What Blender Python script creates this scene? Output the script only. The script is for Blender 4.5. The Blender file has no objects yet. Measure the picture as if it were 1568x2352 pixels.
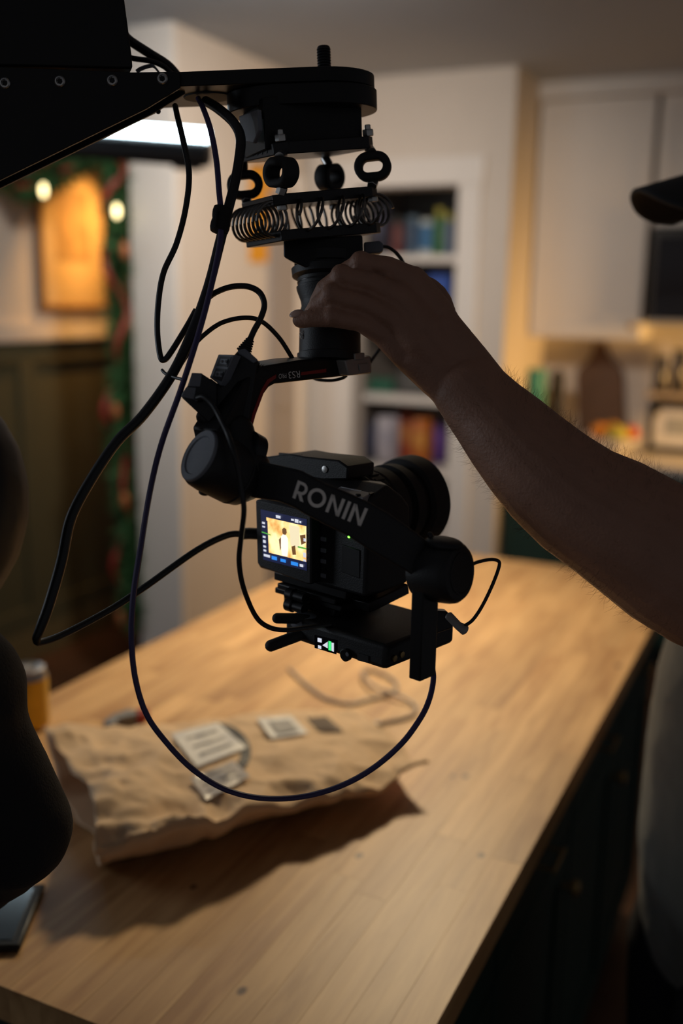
import bpy, bmesh, math, random
from mathutils import Vector, Matrix, noise
from mathutils.bvhtree import BVHTree

random.seed(7)
scene = bpy.context.scene
COL = scene.collection

# ------------------------------------------------------------------ camera
IW, IH = 1568.0, 2352.0
FPX = 35.0 / 36.0 * IH
CAM = Vector((0, 0, 1.60))
_p, _r, _y = (math.radians(a) for a in (12.13, 0.97, 25.28))
FC = Vector((-math.sin(_y) * math.cos(_p), math.cos(_y) * math.cos(_p), -math.sin(_p)))
_rt = Vector((math.cos(_y), math.sin(_y), 0))
_up = _rt.cross(FC)
RC = _rt * math.cos(_r) + _up * math.sin(_r)
UC = -_rt * math.sin(_r) + _up * math.cos(_r)
RH = _rt.copy()                              # horizontal, to the right of the view
FH = Vector((-RH.y, RH.x, 0))                # horizontal, away from the viewer
Z = Vector((0, 0, 1))

cd = bpy.data.cameras.new('camera')
cam = bpy.data.objects.new('camera', cd)
COL.objects.link(cam)
cam.matrix_world = Matrix((
    (RC.x, UC.x, -FC.x, CAM.x), (RC.y, UC.y, -FC.y, CAM.y), (RC.z, UC.z, -FC.z, CAM.z), (0, 0, 0, 1)))
cd.sensor_fit = 'VERTICAL'
cd.sensor_height = 36.0
cd.sensor_width = 24.0
cd.lens = 35.0
cd.clip_start = 0.02
cd.clip_end = 50
cd.dof.use_dof = True
cd.dof.focus_distance = 0.80
cd.dof.aperture_fstop = 2.4
scene.camera = cam

# ------------------------------------------------------------------ light
scene.view_settings.view_transform = 'Standard'
scene.view_settings.look = 'None'
scene.view_settings.gamma = 1.0
scene.view_settings.use_curve_mapping = False
scene.view_settings.exposure = 0.0

w = bpy.data.worlds.new('dim_room')
scene.world = w
w.use_nodes = True
bg = w.node_tree.nodes['Background']
bg.inputs[0].default_value = (0.82, 0.82, 0.88, 1)
bg.inputs[1].default_value = 0.080


def area(name, loc, aim, size, power, color, size_y=None, spread=180):
    l = bpy.data.lights.new(name, 'AREA')
    l.energy = power
    l.color = color
    l.size = size
    if size_y:
        l.shape = 'RECTANGLE'
        l.size_y = size_y
    l.spread = math.radians(spread)
    o = bpy.data.objects.new(name, l)
    COL.objects.link(o)
    o.location = loc
    o.rotation_euler = (Vector(aim) - Vector(loc)).to_track_quat('-Z', 'Y').to_euler()
    return o


def point(name, loc, power, color, r=0.06):
    l = bpy.data.lights.new(name, 'POINT')
    l.energy = power
    l.color = color
    l.shadow_soft_size = r
    o = bpy.data.objects.new(name, l)
    COL.objects.link(o)
    o.location = loc
    return o


area('ceiling_light_over_island', (-0.95, 2.70, 2.50), (-0.88, 1.78, 0.92), 0.26, 8.8, (1.0, 0.80, 0.52), spread=68)
area('ceiling_light_in_hall', (-1.25, 2.35, 2.50), (-2.05, 3.95, 1.40), 0.20, 12.5, (1.0, 0.87, 0.74), spread=108)
area('kitchen_lamp_light', (0.45, 4.42, 1.35), (-1.25, 4.46, 1.10), 0.16, 8, (1.0, 0.55, 0.17), spread=95)
area('picture_light', (-2.72, 3.74, 2.28), (-3.04, 3.62, 1.72), 0.08, 2.2, (1.0, 0.50, 0.13), spread=62)
area('cool_fill_light', (-3.00, 0.20, 1.55), (0.0, 0.75, 1.25), 0.95, 14, (0.80, 0.89, 1.0), size_y=1.05)  # cool fill from the left, source unseen; the window behind it is added

# ------------------------------------------------------------------ measuring
def ray(px, py):
    return FC + RC * ((px - IW / 2) / FPX) - UC * ((py - IH / 2) / FPX)


def P(px, py, d):
    return CAM + ray(px, py) * d


def on(px, py, pt, n):
    r = ray(px, py)
    return CAM + r * ((pt - CAM).dot(n) / r.dot(n))


def onz(px, py, z):
    return on(px, py, Vector((0, 0, z)), Z)


MM = 0.001

# ------------------------------------------------------------------ materials
MATS = {}


def mat(name, color, rough=0.5, metal=0.0, var=0.12, scale=40.0, bump=0.0, bscale=200.0, spec=0.5, coat=0.0,
        emit=None, estr=0.0, trans=0.0, sheen=0.0):
    if name in MATS:
        return MATS[name]
    m = bpy.data.materials.new(name)
    m.use_nodes = True
    nt = m.node_tree
    N = nt.nodes
    b = N['Principled BSDF']
    tc = N.new('ShaderNodeTexCoord')
    ns = N.new('ShaderNodeTexNoise')
    ns.inputs['Scale'].default_value = scale
    ns.inputs['Detail'].default_value = 4
    nt.links.new(tc.outputs['Object'], ns.inputs['Vector'])
    mx = N.new('ShaderNodeMix')
    mx.data_type = 'RGBA'
    a = [max(0, c * (1 - var)) for c in color]
    c2 = [min(1, c * (1 + var)) for c in color]
    mx.inputs[6].default_value = (*a, 1)
    mx.inputs[7].default_value = (*c2, 1)
    nt.links.new(ns.outputs['Fac'], mx.inputs[0])
    nt.links.new(mx.outputs[2], b.inputs['Base Color'])
    b.inputs['Roughness'].default_value = rough
    b.inputs['Metallic'].default_value = metal
    b.inputs['Specular IOR Level'].default_value = spec
    b.inputs['Coat Weight'].default_value = coat
    b.inputs['Transmission Weight'].default_value = trans
    b.inputs['Sheen Weight'].default_value = sheen
    if emit:
        b.inputs['Emission Color'].default_value = (*emit, 1)
        b.inputs['Emission Strength'].default_value = estr
    if bump:
        n2 = N.new('ShaderNodeTexNoise')
        n2.inputs['Scale'].default_value = bscale
        n2.inputs['Detail'].default_value = 6
        nt.links.new(tc.outputs['Object'], n2.inputs['Vector'])
        bp = N.new('ShaderNodeBump')
        bp.inputs['Strength'].default_value = bump
        bp.inputs['Distance'].default_value = 0.002
        nt.links.new(n2.outputs['Fac'], bp.inputs['Height'])
        nt.links.new(bp.outputs['Normal'], b.inputs['Normal'])
    MATS[name] = m
    return m


M_WALL = mat('painted_wall', (0.66, 0.60, 0.54), 0.85, var=0.04, scale=6, bump=0.08, bscale=120)
M_WHITE = mat('white_trim_paint', (0.74, 0.71, 0.68), 0.5, var=0.03, scale=8)
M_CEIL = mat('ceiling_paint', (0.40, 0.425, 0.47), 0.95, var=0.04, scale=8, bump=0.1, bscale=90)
M_OLIVE = mat('olive_wainscot_paint', (0.095, 0.083, 0.042), 0.6, var=0.08, scale=5)
M_FLOOR = mat('dark_wood_floor', (0.10, 0.045, 0.022), 0.45, var=0.35, scale=9)
M_CABW = mat('white_cabinet_paint', (0.66, 0.62, 0.58), 0.45, var=0.03, scale=6)
M_GREEN = mat('dark_green_paint', (0.008, 0.034, 0.024), 0.6, var=0.12, scale=12)
M_BRASS = mat('brass', (0.38, 0.26, 0.11), 0.40, 1.0, var=0.1)
M_BLK = mat('black_anodised', (0.010, 0.0095, 0.0095), 0.40, 0.25, var=0.2, spec=0.4)
M_BLKM = mat('black_metal', (0.030, 0.029, 0.030), 0.34, 0.7, var=0.2)
M_BLKP = mat('black_plastic', (0.0085, 0.0085, 0.0095), 0.52, var=0.15, bump=0.15, bscale=900)
M_GREYP = mat('grey_plastic', (0.155, 0.165, 0.190), 0.5, var=0.1, bump=0.1, bscale=900)
M_RUB = mat('black_rubber', (0.011, 0.0105, 0.0105), 0.7, var=0.2)
M_STEEL = mat('steel', (0.55, 0.54, 0.52), 0.3, 1.0, var=0.1)
M_ROPE = mat('wire_rope_steel', (0.16, 0.15, 0.14), 0.35, 1.0, var=0.3, scale=900)
M_CAB = mat('black_cable_jacket', (0.011, 0.011, 0.012), 0.42, var=0.15)
M_PURP = mat('dark_purple_cable_jacket', (0.048, 0.034, 0.115), 0.4, var=0.15)
M_VEL = mat('velcro', (0.016, 0.015, 0.016), 0.95, var=0.3, bump=0.8, bscale=1400)
M_LETTER = mat('grey_lettering', (0.92, 0.87, 0.80), 0.5, var=0.05)
M_LETTER2 = mat('small_grey_lettering', (0.80, 0.77, 0.74), 0.5, var=0.05)
M_RED = mat('red_stripe', (0.32, 0.018, 0.014), 0.5, var=0.1)
M_SILV = mat('silver_paint', (0.34, 0.32, 0.30), 0.45, 0.2, var=0.08)
M_GLASS = mat('dark_lens_glass', (0.01, 0.01, 0.014), 0.08, var=0.1, coat=0.5)
M_SKIN = mat('skin', (0.36, 0.185, 0.120), 0.55, var=0.16, scale=35, bump=0.35, bscale=420)
M_NAIL = mat('fingernail', (0.62, 0.40, 0.32), 0.3, var=0.05)
M_HAIR = mat('body_hair', (0.10, 0.055, 0.03), 0.5, var=0.2)
M_SHIRT = mat('grey_green_jersey', (0.080, 0.078, 0.060), 0.95, var=0.12, scale=60, bump=0.5, bscale=700, sheen=0.3)
M_BLKC = mat('black_knit_cloth', (0.010, 0.010, 0.011), 0.95, var=0.25, scale=50, bump=0.5, bscale=500)
M_CAP = mat('black_cotton', (0.006, 0.006, 0.007), 0.9, var=0.2, bump=0.4, bscale=900)
M_DENIM = mat('dark_trousers', (0.02, 0.02, 0.026), 0.9, var=0.2)
M_SHOE = mat('dark_shoe_leather', (0.02, 0.018, 0.016), 0.6)
M_KRAFT = mat('kraft_paper', (0.72, 0.50, 0.30), 0.75, var=0.14, scale=14, bump=0.35, bscale=60)
M_KRAFTD = mat('kraft_inside', (0.34, 0.215, 0.13), 0.85, var=0.12, scale=14)
M_LABEL = mat('white_label', (0.72, 0.70, 0.68), 0.5, var=0.04, scale=30)
M_INK = mat('black_ink', (0.03, 0.03, 0.032), 0.6, var=0.1)
M_GINK = mat('grey_ink', (0.30, 0.29, 0.29), 0.6, var=0.1)


# ------------------------------------------------------------------ mesh builder
class MB:
    def __init__(s):
        s.v = []
        s.f = []

    def add(s, vs, fs):
        b = len(s.v)
        s.v += [Vector(x) for x in vs]
        s.f += [tuple(i + b for i in f) for f in fs]
        return s

    def box(s, c, hx, hy, hz, ax=None):
        c = Vector(c)
        X, Y, ZZ = ax or (Vector((1, 0, 0)), Vector((0, 1, 0)), Z)
        vs = [c + X * hx * a + Y * hy * b + ZZ * hz * d for a in (-1, 1) for b in (-1, 1) for d in (-1, 1)]
        return s.add(vs, [(0, 1, 3, 2), (4, 6, 7, 5), (0, 4, 5, 1), (2, 3, 7, 6), (0, 2, 6, 4), (1, 5, 7, 3)])

    def bx(s, x0, x1, y0, y1, z0, z1):
        return s.box(((x0 + x1) / 2, (y0 + y1) / 2, (z0 + z1) / 2), (x1 - x0) / 2, (y1 - y0) / 2, (z1 - z0) / 2)

    def prism(s, poly, ext):
        n = len(poly)
        vs = [Vector(p) for p in poly] + [Vector(p) + ext for p in poly]
        fs = [tuple(range(n)), tuple(range(2 * n - 1, n - 1, -1))]
        fs += [(i, (i + 1) % n, n + (i + 1) % n, n + i) for i in range(n)]
        return s.add(vs, fs)

    def tube(s, pts, r, seg=10, caps=True, flat=None):
        pts = [Vector(p) for p in pts]
        n = len(pts)
        rs = r if isinstance(r, list) else [r] * n
        t0 = (pts[1] - pts[0]).normalized()
        a = t0.orthogonal().normalized() if flat is None else (flat - t0 * flat.dot(t0)).normalized()
        vs, fs = [], []
        for i in range(n):
            t = (pts[min(i + 1, n - 1)] - pts[max(i - 1, 0)])
            t = t.normalized() if t.length > 1e-9 else t0
            a = (a - t * a.dot(t)).normalized()
            b = t.cross(a)
            ri = rs[i]
            r1, r2 = ri if isinstance(ri, tuple) else (ri, ri)
            for k in range(seg):
                th = 2 * math.pi * k / seg
                vs.append(pts[i] + a * (math.cos(th) * r1) + b * (math.sin(th) * r2))
        for i in range(n - 1):
            for k in range(seg):
                k2 = (k + 1) % seg
                fs.append((i * seg + k, i * seg + k2, (i + 1) * seg + k2, (i + 1) * seg + k))
        if caps:
            fs.append(tuple(range(seg - 1, -1, -1)))
            fs.append(tuple((n - 1) * seg + k for k in range(seg)))
        return s.add(vs, fs)

    def lathe(s, p0, axis, prof, seg=32):
        axis = axis.normalized()
        a = axis.orthogonal().normalized()
        b = axis.cross(a)
        vs, fs = [], []
        for t, r in prof:
            for k in range(seg):
                th = 2 * math.pi * k / seg
                vs.append(p0 + axis * t + a * (math.cos(th) * r) + b * (math.sin(th) * r))
        n = len(prof)
        for i in range(n - 1):
            for k in range(seg):
                k2 = (k + 1) % seg
                fs.append((i * seg + k, i * seg + k2, (i + 1) * seg + k2, (i + 1) * seg + k))
        fs.append(tuple(range(seg - 1, -1, -1)))
        fs.append(tuple((n - 1) * seg + k for k in range(seg)))
        return s.add(vs, fs)

    def cyl(s, p0, p1, r, seg=20, ch=0.0):
        p0, p1 = Vector(p0), Vector(p1)
        L = (p1 - p0).length
        pr = [(0, r), (L, r)] if not ch else [(0, r - ch), (ch, r), (L - ch, r), (L, r - ch)]
        return s.lathe(p0, p1 - p0, pr, seg)

    def ell(s, c, rx, ry, rz, ax=None, seg=20, rings=12):
        c = Vector(c)
        X, Y, ZZ = ax or (Vector((1, 0, 0)), Vector((0, 1, 0)), Z)
        vs, fs = [c - ZZ * rz], []
        for i in range(1, rings):
            ph = -math.pi / 2 + math.pi * i / rings
            for k in range(seg):
                th = 2 * math.pi * k / seg
                vs.append(c + X * (rx * math.cos(ph) * math.cos(th)) + Y * (ry * math.cos(ph) * math.sin(th)) + ZZ * (rz * math.sin(ph)))
        vs.append(c + ZZ * rz)
        for k in range(seg):
            fs.append((0, 1 + (k + 1) % seg, 1 + k))
            fs.append((len(vs) - 1, 1 + (rings - 2) * seg + k, 1 + (rings - 2) * seg + (k + 1) % seg))
        for i in range(rings - 2):
            for k in range(seg):
                k2 = (k + 1) % seg
                fs.append((1 + i * seg + k, 1 + i * seg + k2, 1 + (i + 1) * seg + k2, 1 + (i + 1) * seg + k))
        return s.add(vs, fs)

    def limb(s, st, seg=16, cap=4):
        """closed tapering limb: stations (point, radius), rounded ends"""
        pts = [Vector(p) for p, _ in st]
        rs = [r for _, r in st]
        t0 = (pts[1] - pts[0]).normalized()
        t1 = (pts[-1] - pts[-2]).normalized()
        A, RA = [], []

        def sc(r, k):
            return tuple(x * k for x in r) if isinstance(r, tuple) else r * k

        def mn(r):
            return min(r) if isinstance(r, tuple) else r
        for i in range(cap):
            th = math.pi / 2 * (i + 0.15) / cap
            A.append(pts[0] - t0 * mn(rs[0]) * math.cos(th))
            RA.append(sc(rs[0], math.sin(th)))
        A += pts
        RA += rs
        for i in range(cap - 1, -1, -1):
            th = math.pi / 2 * (i + 0.15) / cap
            A.append(pts[-1] + t1 * mn(rs[-1]) * math.cos(th))
            RA.append(sc(rs[-1], math.sin(th)))
        return s.tube(A, RA, seg)

    def build(s, name, m, parent=None, smooth=True, bevel=0, bseg=2, angle=35):
        lo = Vector((min(v.x for v in s.v), min(v.y for v in s.v), min(v.z for v in s.v)))
        hi = Vector((max(v.x for v in s.v), max(v.y for v in s.v), max(v.z for v in s.v)))
        c = (lo + hi) / 2
        me = bpy.data.meshes.new(name)
        me.from_pydata([v - c for v in s.v], [], s.f)
        bm = bmesh.new()
        bm.from_mesh(me)
        bmesh.ops.recalc_face_normals(bm, faces=bm.faces)
        bm.to_mesh(me)
        bm.free()
        if m:
            me.materials.append(m)
        if smooth:
            me.polygons.foreach_set('use_smooth', [True] * len(me.polygons))
            me.set_sharp_from_angle(angle=math.radians(angle))
        o = bpy.data.objects.new(name, me)
        COL.objects.link(o)
        if parent is not None:
            o.parent = parent
            wm = worldloc(parent)
            o.location = c - wm
        else:
            o.location = c
        if bevel:
            b = o.modifiers.new('bevel', 'BEVEL')
            b.width = bevel
            b.segments = bseg
            b.limit_method = 'ANGLE'
            b.angle_limit = math.radians(40)
        return o


def worldloc(o):
    l = o.location.copy()
    while o.parent:
        o = o.parent
        l += o.location
    return l


def tag(o, label=None, cat=None, group=None, kind=None):
    if label:
        o['label'] = label
    if cat:
        o['category'] = cat
    if group:
        o['group'] = group
    if kind:
        o['kind'] = kind
    return o


def thing(name, loc, label, cat, group=None, kind=None):
    o = bpy.data.objects.new(name, None)
    COL.objects.link(o)
    o.location = loc
    return tag(o, label, cat, group, kind)


def spline(pts, sub=8):
    """Catmull-Rom through points"""
    p = [Vector(q) for q in pts]
    p = [p[0] * 2 - p[1]] + p + [p[-1] * 2 - p[-2]]
    out = []
    for i in range(1, len(p) - 2):
        for k in range(sub):
            t = k / sub
            a, b, c, d = p[i - 1], p[i], p[i + 1], p[i + 2]
            out.append(0.5 * ((2 * b) + (c - a) * t + (2 * a - 5 * b + 4 * c - d) * t * t + (3 * b - a - 3 * c + d) * t ** 3))
    out.append(p[-2])
    return out


def slab(pts, pt, n, thick):
    """outline measured on the plane (pt, n), given a real thickness away from the viewer"""
    poly = [on(x, y, pt, n) for x, y in pts]
    return MB().prism(poly, -n * thick)


def remesh(o, vox, smooth=4, fac=0.5):
    r = o.modifiers.new('union', 'REMESH')
    r.mode = 'VOXEL'
    r.voxel_size = vox
    r.use_smooth_shade = True
    if smooth:
        s = o.modifiers.new('soften', 'SMOOTH')
        s.iterations = smooth
        s.factor = fac
    return o

# ================================================================== THE ROOM
def struct(name, mb, m, parent=None, bevel=0, label=None, smooth=True):
    o = mb.build(name, m, parent, smooth=smooth, bevel=bevel)
    if parent is None:
        o['kind'] = 'structure'
    if label:
        o['label'] = label
    return o


CEIL = 2.55
YB = 4.27
struct('floor', MB().bx(-3.15, 1.9, -1.2, 5.1, -0.06, 0), M_FLOOR, label='dark brown wooden kitchen floor')
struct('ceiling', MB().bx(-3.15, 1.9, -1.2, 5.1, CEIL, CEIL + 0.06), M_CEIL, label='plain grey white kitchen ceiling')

# next room: wall with olive wainscot
wl = struct('wall_left', MB().bx(-3.15, -3.05, -1.2, 5.1, 0, CEIL), M_WALL, label='beige wall above olive panelling in the next room')
struct('panelling', MB().bx(-3.05, -3.04, -1.2, 5.1, 0.14, 1.40), M_OLIVE, wl)
for k in range(6):
    y0 = 1.02 + k * 0.44
    struct('stile', MB().bx(-3.04, -3.022, y0, y0 + 0.09, 0.14, 1.31), M_OLIVE, wl, 0.002)
struct('top_rail', MB().bx(-3.04, -3.020, -1.2, 5.1, 1.31, 1.40), M_OLIVE, wl, 0.002)
struct('bottom_rail', MB().bx(-3.04, -3.020, -1.2, 5.1, 0.14, 0.24), M_OLIVE, wl, 0.002)
cr = MB().bx(-3.05, -3.00, -1.2, 5.1, 1.40, 1.425)
cr.bx(-3.05, -3.015, -1.2, 5.1, 1.425, 1.47)
struct('trim_1', cr, M_WALL, bevel=0.003, label='pale ledge rail along the olive panelling')
struct('baseboard_left', MB().bx(-3.05, -3.018, -1.2, 5.1, 0, 0.14), mat('olive_base_paint', (0.17, 0.13, 0.06), 0.5, var=0.06),
       bevel=0.003, label='olive baseboard below the panelling')

# added window frame behind the cool fill light, outside the picture
wn = struct('added_window_1', MB().bx(-3.05, -3.035, -0.40, 0.80, 0.92, 0.98).bx(-3.05, -3.035, -0.40, 0.80, 2.12, 2.18).bx(-3.05, -3.035, -0.40, -0.34, 0.98, 2.12).bx(-3.05, -3.035, 0.74, 0.80, 0.98, 2.12),
            M_WHITE, bevel=0.002, label='added white window frame behind the cool fill light')
struct('pane', MB().bx(-3.049, -3.046, -0.34, 0.74, 0.98, 2.12), M_GLASS, wn)

# stub wall and the side wall behind it
ws = struct('wall_side', MB().bx(-2.39, -2.20, 3.20, 4.98, 0, CEIL), M_WALL, label='beige side wall between hallway and next room')
struct('trim_2', MB().bx(-2.40, -2.195, 3.175, 3.20, 0, CEIL), M_WHITE, bevel=0.003, label='white end board of the side wall beside the garland')
struct('wall_header', MB().bx(-3.05, -2.39, 3.20, 3.36, 2.16, CEIL), M_WALL, label='wall piece above the opening to the next room')
M_TAUPE = mat('door_taupe', (0.34, 0.31, 0.30), 0.5, var=0.04)  # one even taupe tone along the grey strip of the side wall
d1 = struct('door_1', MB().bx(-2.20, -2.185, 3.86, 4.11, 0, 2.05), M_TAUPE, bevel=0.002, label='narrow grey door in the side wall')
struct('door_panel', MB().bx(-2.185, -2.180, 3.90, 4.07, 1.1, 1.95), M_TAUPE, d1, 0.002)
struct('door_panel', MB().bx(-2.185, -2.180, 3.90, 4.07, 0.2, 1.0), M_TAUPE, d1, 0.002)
struct('door_casing', MB().bx(-2.20, -2.178, 4.11, 4.20, 0, 2.13), M_WHITE, d1, 0.002)

# pantry wall
wb = struct('wall_back', MB().bx(-2.20, -1.965, YB, YB + 0.12, 0, CEIL).bx(-1.965, -1.478, YB, YB + 0.12, 2.085, CEIL),
            M_WALL, label='beige back wall above the pantry opening')
struct('wall_return', MB().bx(-1.478, -1.25, YB, 4.98, 0, CEIL), M_WALL, label='wall block between pantry and kitchen cabinets')
pc = tag(MB().bx(-2.065, -1.965, YB - 0.022, YB, 0, 2.085).build('trim_3', M_WHITE, bevel=0.004),
         'white upright casing between grey door and pantry', kind='structure')
tag(MB().bx(-1.478, -1.375, YB - 0.022, YB, 0, 2.085).build('trim_4', M_WHITE, bevel=0.004),
    'white upright casing between pantry and kitchen', kind='structure')
tag(MB().bx(-2.075, -1.365, YB - 0.026, YB, 2.085, 2.20).build('trim_5', M_WHITE, bevel=0.004),
    'white casing board over the pantry opening', kind='structure')
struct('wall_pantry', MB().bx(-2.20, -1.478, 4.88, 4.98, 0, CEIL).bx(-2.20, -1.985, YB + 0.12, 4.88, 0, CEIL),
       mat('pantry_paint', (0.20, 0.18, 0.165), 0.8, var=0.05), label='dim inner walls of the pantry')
struct('wall_kitchen', MB().bx(-1.25, 1.9, 4.98, 5.08, 0, CEIL), M_WALL, label='kitchen wall behind counter and cutting board')
struct('trim_6', MB().bx(-1.25, 1.8, 4.62, 4.98, 2.475, CEIL), M_CABW, bevel=0.004, label='white soffit board over the kitchen cabinets')

# ---- pantry shelves and goods
SHELF = [1.80, 1.475, 1.15, 0.80, 0.45]
for k, zz in enumerate(SHELF):
    tag(MB().bx(-1.983, -1.480, 4.41, 4.878, zz - 0.035, zz).build('pantry_shelf', M_WHITE, bevel=0.002),
        'white pantry shelf, ' + ['topmost', 'second from top', 'middle one with green box', 'second from bottom', 'lowest'][k], 'shelf', 'shelves in the pantry')


def colmat(c, rough=0.5):
    return mat('print_%02d_%02d_%02d' % tuple(int(x * 99) for x in c), c, rough, var=0.08, scale=25)


def goods(kind, px0, px1, ptop, shelf, c, label, cat, c2=None, Y=4.52):
    a = on(px0, 600, Vector((0, Y, 0)), Vector((0, 1, 0)))
    b = on(px1, 600, Vector((0, Y, 0)), Vector((0, 1, 0)))
    zt = on((px0 + px1) / 2, ptop, Vector((0, Y, 0)), Vector((0, 1, 0))).z
    z0 = SHELF[shelf]
    h = max(0.04, zt - z0)
    x = (a.x + b.x) / 2
    r = (b.x - a.x) / 2
    base = Vector((x, Y, z0))
    t = thing(kind, base, label, cat, 'goods on the pantry shelves')
    m, m2 = colmat(c), colmat(c2 or (0.6, 0.58, 0.55))
    if kind in ('food_box', 'snack_bag'):
        if kind == 'food_box':
            MB().box(base + Z * h / 2, r, 0.03, h / 2).build('carton', m, t, bevel=0.002)
        else:
            s = MB()
            s.limb([(base + Z * (0.034), (r * 0.9, 0.03)), (base + Z * h * 0.35, (r, 0.045)), (base + Z * h * 0.7, (r * 0.98, 0.035)),
                    (base + Z * h * 0.93, (r * 0.95, 0.006))], 14, 3)
            s.build('bag', m, t)
        MB().box(base + Z * h * 0.55 - Vector((0, 0.032 if kind == 'food_box' else 0.044, 0)), r * 0.6, 0.002, h * 0.16).build('printed_band', m2, t)
    elif kind == 'jar':
        MB().lathe(base, Z, [(0, r * 0.92), (0.006, r), (h * 0.72, r), (h * 0.8, r * 0.8), (h * 0.82, r * 0.8)], 20).build('glass_body', m, t)
        MB().lathe(base + Z * h * 0.82, Z, [(0, r * 0.84), (h * 0.17, r * 0.84), (h * 0.18, r * 0.8)], 20).build('lid', m2, t)
    else:
        MB().lathe(base, Z, [(0, r * 0.96), (0.004, r), (h - 0.004, r), (h, r * 0.96)], 22).build('can_wall', m, t)
        MB().lathe(base + Z * h * 0.15, Z, [(0, r * 1.012), (h * 0.7, r * 1.012)], 22).build('paper_label', m2, t)
    return t


G = goods
G('food_box', 845, 893, 470, 0, (0.03, 0.03, 0.05), 'dark carton at the near end of the top pantry shelf', 'box', (0.10, 0.10, 0.16))
G('jar', 898, 925, 500, 0, (0.16, 0.05, 0.05), 'dark red jar between dark carton and silver-topped cans', 'jar', (0.05, 0.05, 0.05))
G('food_can', 932, 960, 498, 0, (0.10, 0.16, 0.22), 'slate blue can on the top pantry shelf', 'can', (0.05, 0.09, 0.16))
G('food_can', 963, 992, 505, 0, (0.55, 0.62, 0.60), 'pale can with bright rim on the top pantry shelf', 'can', (0.05, 0.18, 0.38))
G('jar', 996, 1016, 478, 0, (0.06, 0.20, 0.08), 'green jar beside pale can on the top pantry shelf', 'jar', (0.45, 0.40, 0.06))
G('jar', 1019, 1040, 490, 0, (0.14, 0.20, 0.30), 'blue grey jar against the casing on top shelf', 'jar', (0.42, 0.40, 0.10))
G('food_box', 850, 905, 640, 1, (0.05, 0.05, 0.06), 'black carton on the second pantry shelf', 'box', (0.12, 0.11, 0.10))
G('food_box', 912, 985, 655, 1, (0.09, 0.07, 0.06), 'brown carton on the second pantry shelf', 'box', (0.16, 0.12, 0.08))
G('food_box', 990, 1038, 632, 1, (0.02, 0.08, 0.40), 'bright blue carton on the second pantry shelf', 'box', (0.03, 0.14, 0.55))
G('food_box', 848, 915, 868, 2, (0.025, 0.11, 0.07), 'dark green box lying above the orange bags', 'box', (0.03, 0.14, 0.09))
G('food_box', 925, 1000, 850, 2, (0.06, 0.06, 0.06), 'black carton behind the forearm on middle shelf', 'box', (0.1, 0.1, 0.1))
G('snack_bag', 840, 872, 960, 3, (0.03, 0.04, 0.09), 'dark blue snack bag left of the white bag', 'bag', (0.06, 0.07, 0.14))
G('snack_bag', 874, 928, 950, 3, (0.42, 0.40, 0.46), 'white snack bag next to the orange one', 'bag', (0.30, 0.30, 0.38), 4.485)
G('snack_bag', 925, 968, 938, 3, (0.36, 0.07, 0.03), 'red snack bag behind the lens hood', 'bag', (0.5, 0.2, 0.06), 4.60)
G('snack_bag', 960, 1008, 955, 3, (0.45, 0.13, 0.02), 'orange snack bag between red bag and purple one', 'bag', (0.55, 0.25, 0.05), 4.485)
G('snack_bag', 1009, 1040, 965, 3, (0.12, 0.05, 0.28), 'purple snack bag beside the pantry casing', 'bag', (0.2, 0.1, 0.4), 4.62)

# ---- kitchen run
def shaker(t, x0, x1, z0, z1, yf, m, knob=None, pull=None):
    d = MB().bx(x0, x1, yf - 0.012, yf, z0, z1).build('door', m, t, bevel=0.0015)
    f = 0.055
    r = MB()
    r.bx(x0, x0 + f, yf - 0.020, yf - 0.012, z0, z1).bx(x1 - f, x1, yf - 0.020, yf - 0.012, z0, z1)
    r.bx(x0 + f, x1 - f, yf - 0.020, yf - 0.012, z0, z0 + f).bx(x0 + f, x1 - f, yf - 0.020, yf - 0.012, z1 - f, z1)
    r.build('door_frame', m, d, bevel=0.0015)
    if knob:
        kp = Vector((knob[0], yf - 0.020, knob[1]))
        MB().lathe(kp, Vector((0, -1, 0)), [(0, 0.006), (0.012, 0.006), (0.016, 0.015), (0.026, 0.015), (0.030, 0.010)], 16).build('knob', M_BRASS, d)
    return d


t = thing('upper_cabinet', (-0.985, 4.82, 1.437), 'white upper cabinet above the brown cutting board', 'cabinet', 'white upper cabinets')
MB().bx(-1.245, -0.738, 4.67, 4.978, 1.437, 2.474).build('carcass', M_CABW, t, bevel=0.002)
shaker(t, -1.240, -0.742, 1.440, 2.470, 4.669, M_CABW, (-0.775, 1.50))
t = thing('upper_cabinet', (-0.46, 4.82, 1.93), 'short white upper cabinet over the black microwave', 'cabinet', 'white upper cabinets')
MB().bx(-0.722, -0.20, 4.67, 4.978, 1.925, 2.474).build('carcass', M_CABW, t, bevel=0.002)
shaker(t, -0.718, -0.204, 1.929, 2.470, 4.669, M_CABW, (-0.25, 1.97))
t = thing('microwave_oven', (-0.46, 4.75, 1.50), 'black microwave oven under the short white cabinet', 'microwave')
MB().bx(-0.715, -0.205, 4.62, 4.978, 1.510, 1.922).build('housing', M_BLK, t, bevel=0.006)
MB().bx(-0.690, -0.33, 4.606, 4.619, 1.535, 1.885).build('door', M_GLASS, t, bevel=0.004)
MB().bx(-0.32, -0.225, 4.610, 4.619, 1.535, 1.885).build('control_panel', M_BLKP, t, bevel=0.002)
MB().bx(-0.712, -0.208, 4.606, 4.620, 1.510, 1.530).build('trim_strip', M_SILV, t, bevel=0.002)
t = thing('wall_shelf', (-0.46, 4.84, 1.20), 'pale wooden wall shelf under the microwave', 'shelf')
MB().bx(-0.700, -0.20, 4.70, 4.978, 1.180, 1.205).build('board', mat('pale_shelf_wood', (0.40, 0.31, 0.22), 0.6, var=0.15), t, bevel=0.002)
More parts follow.
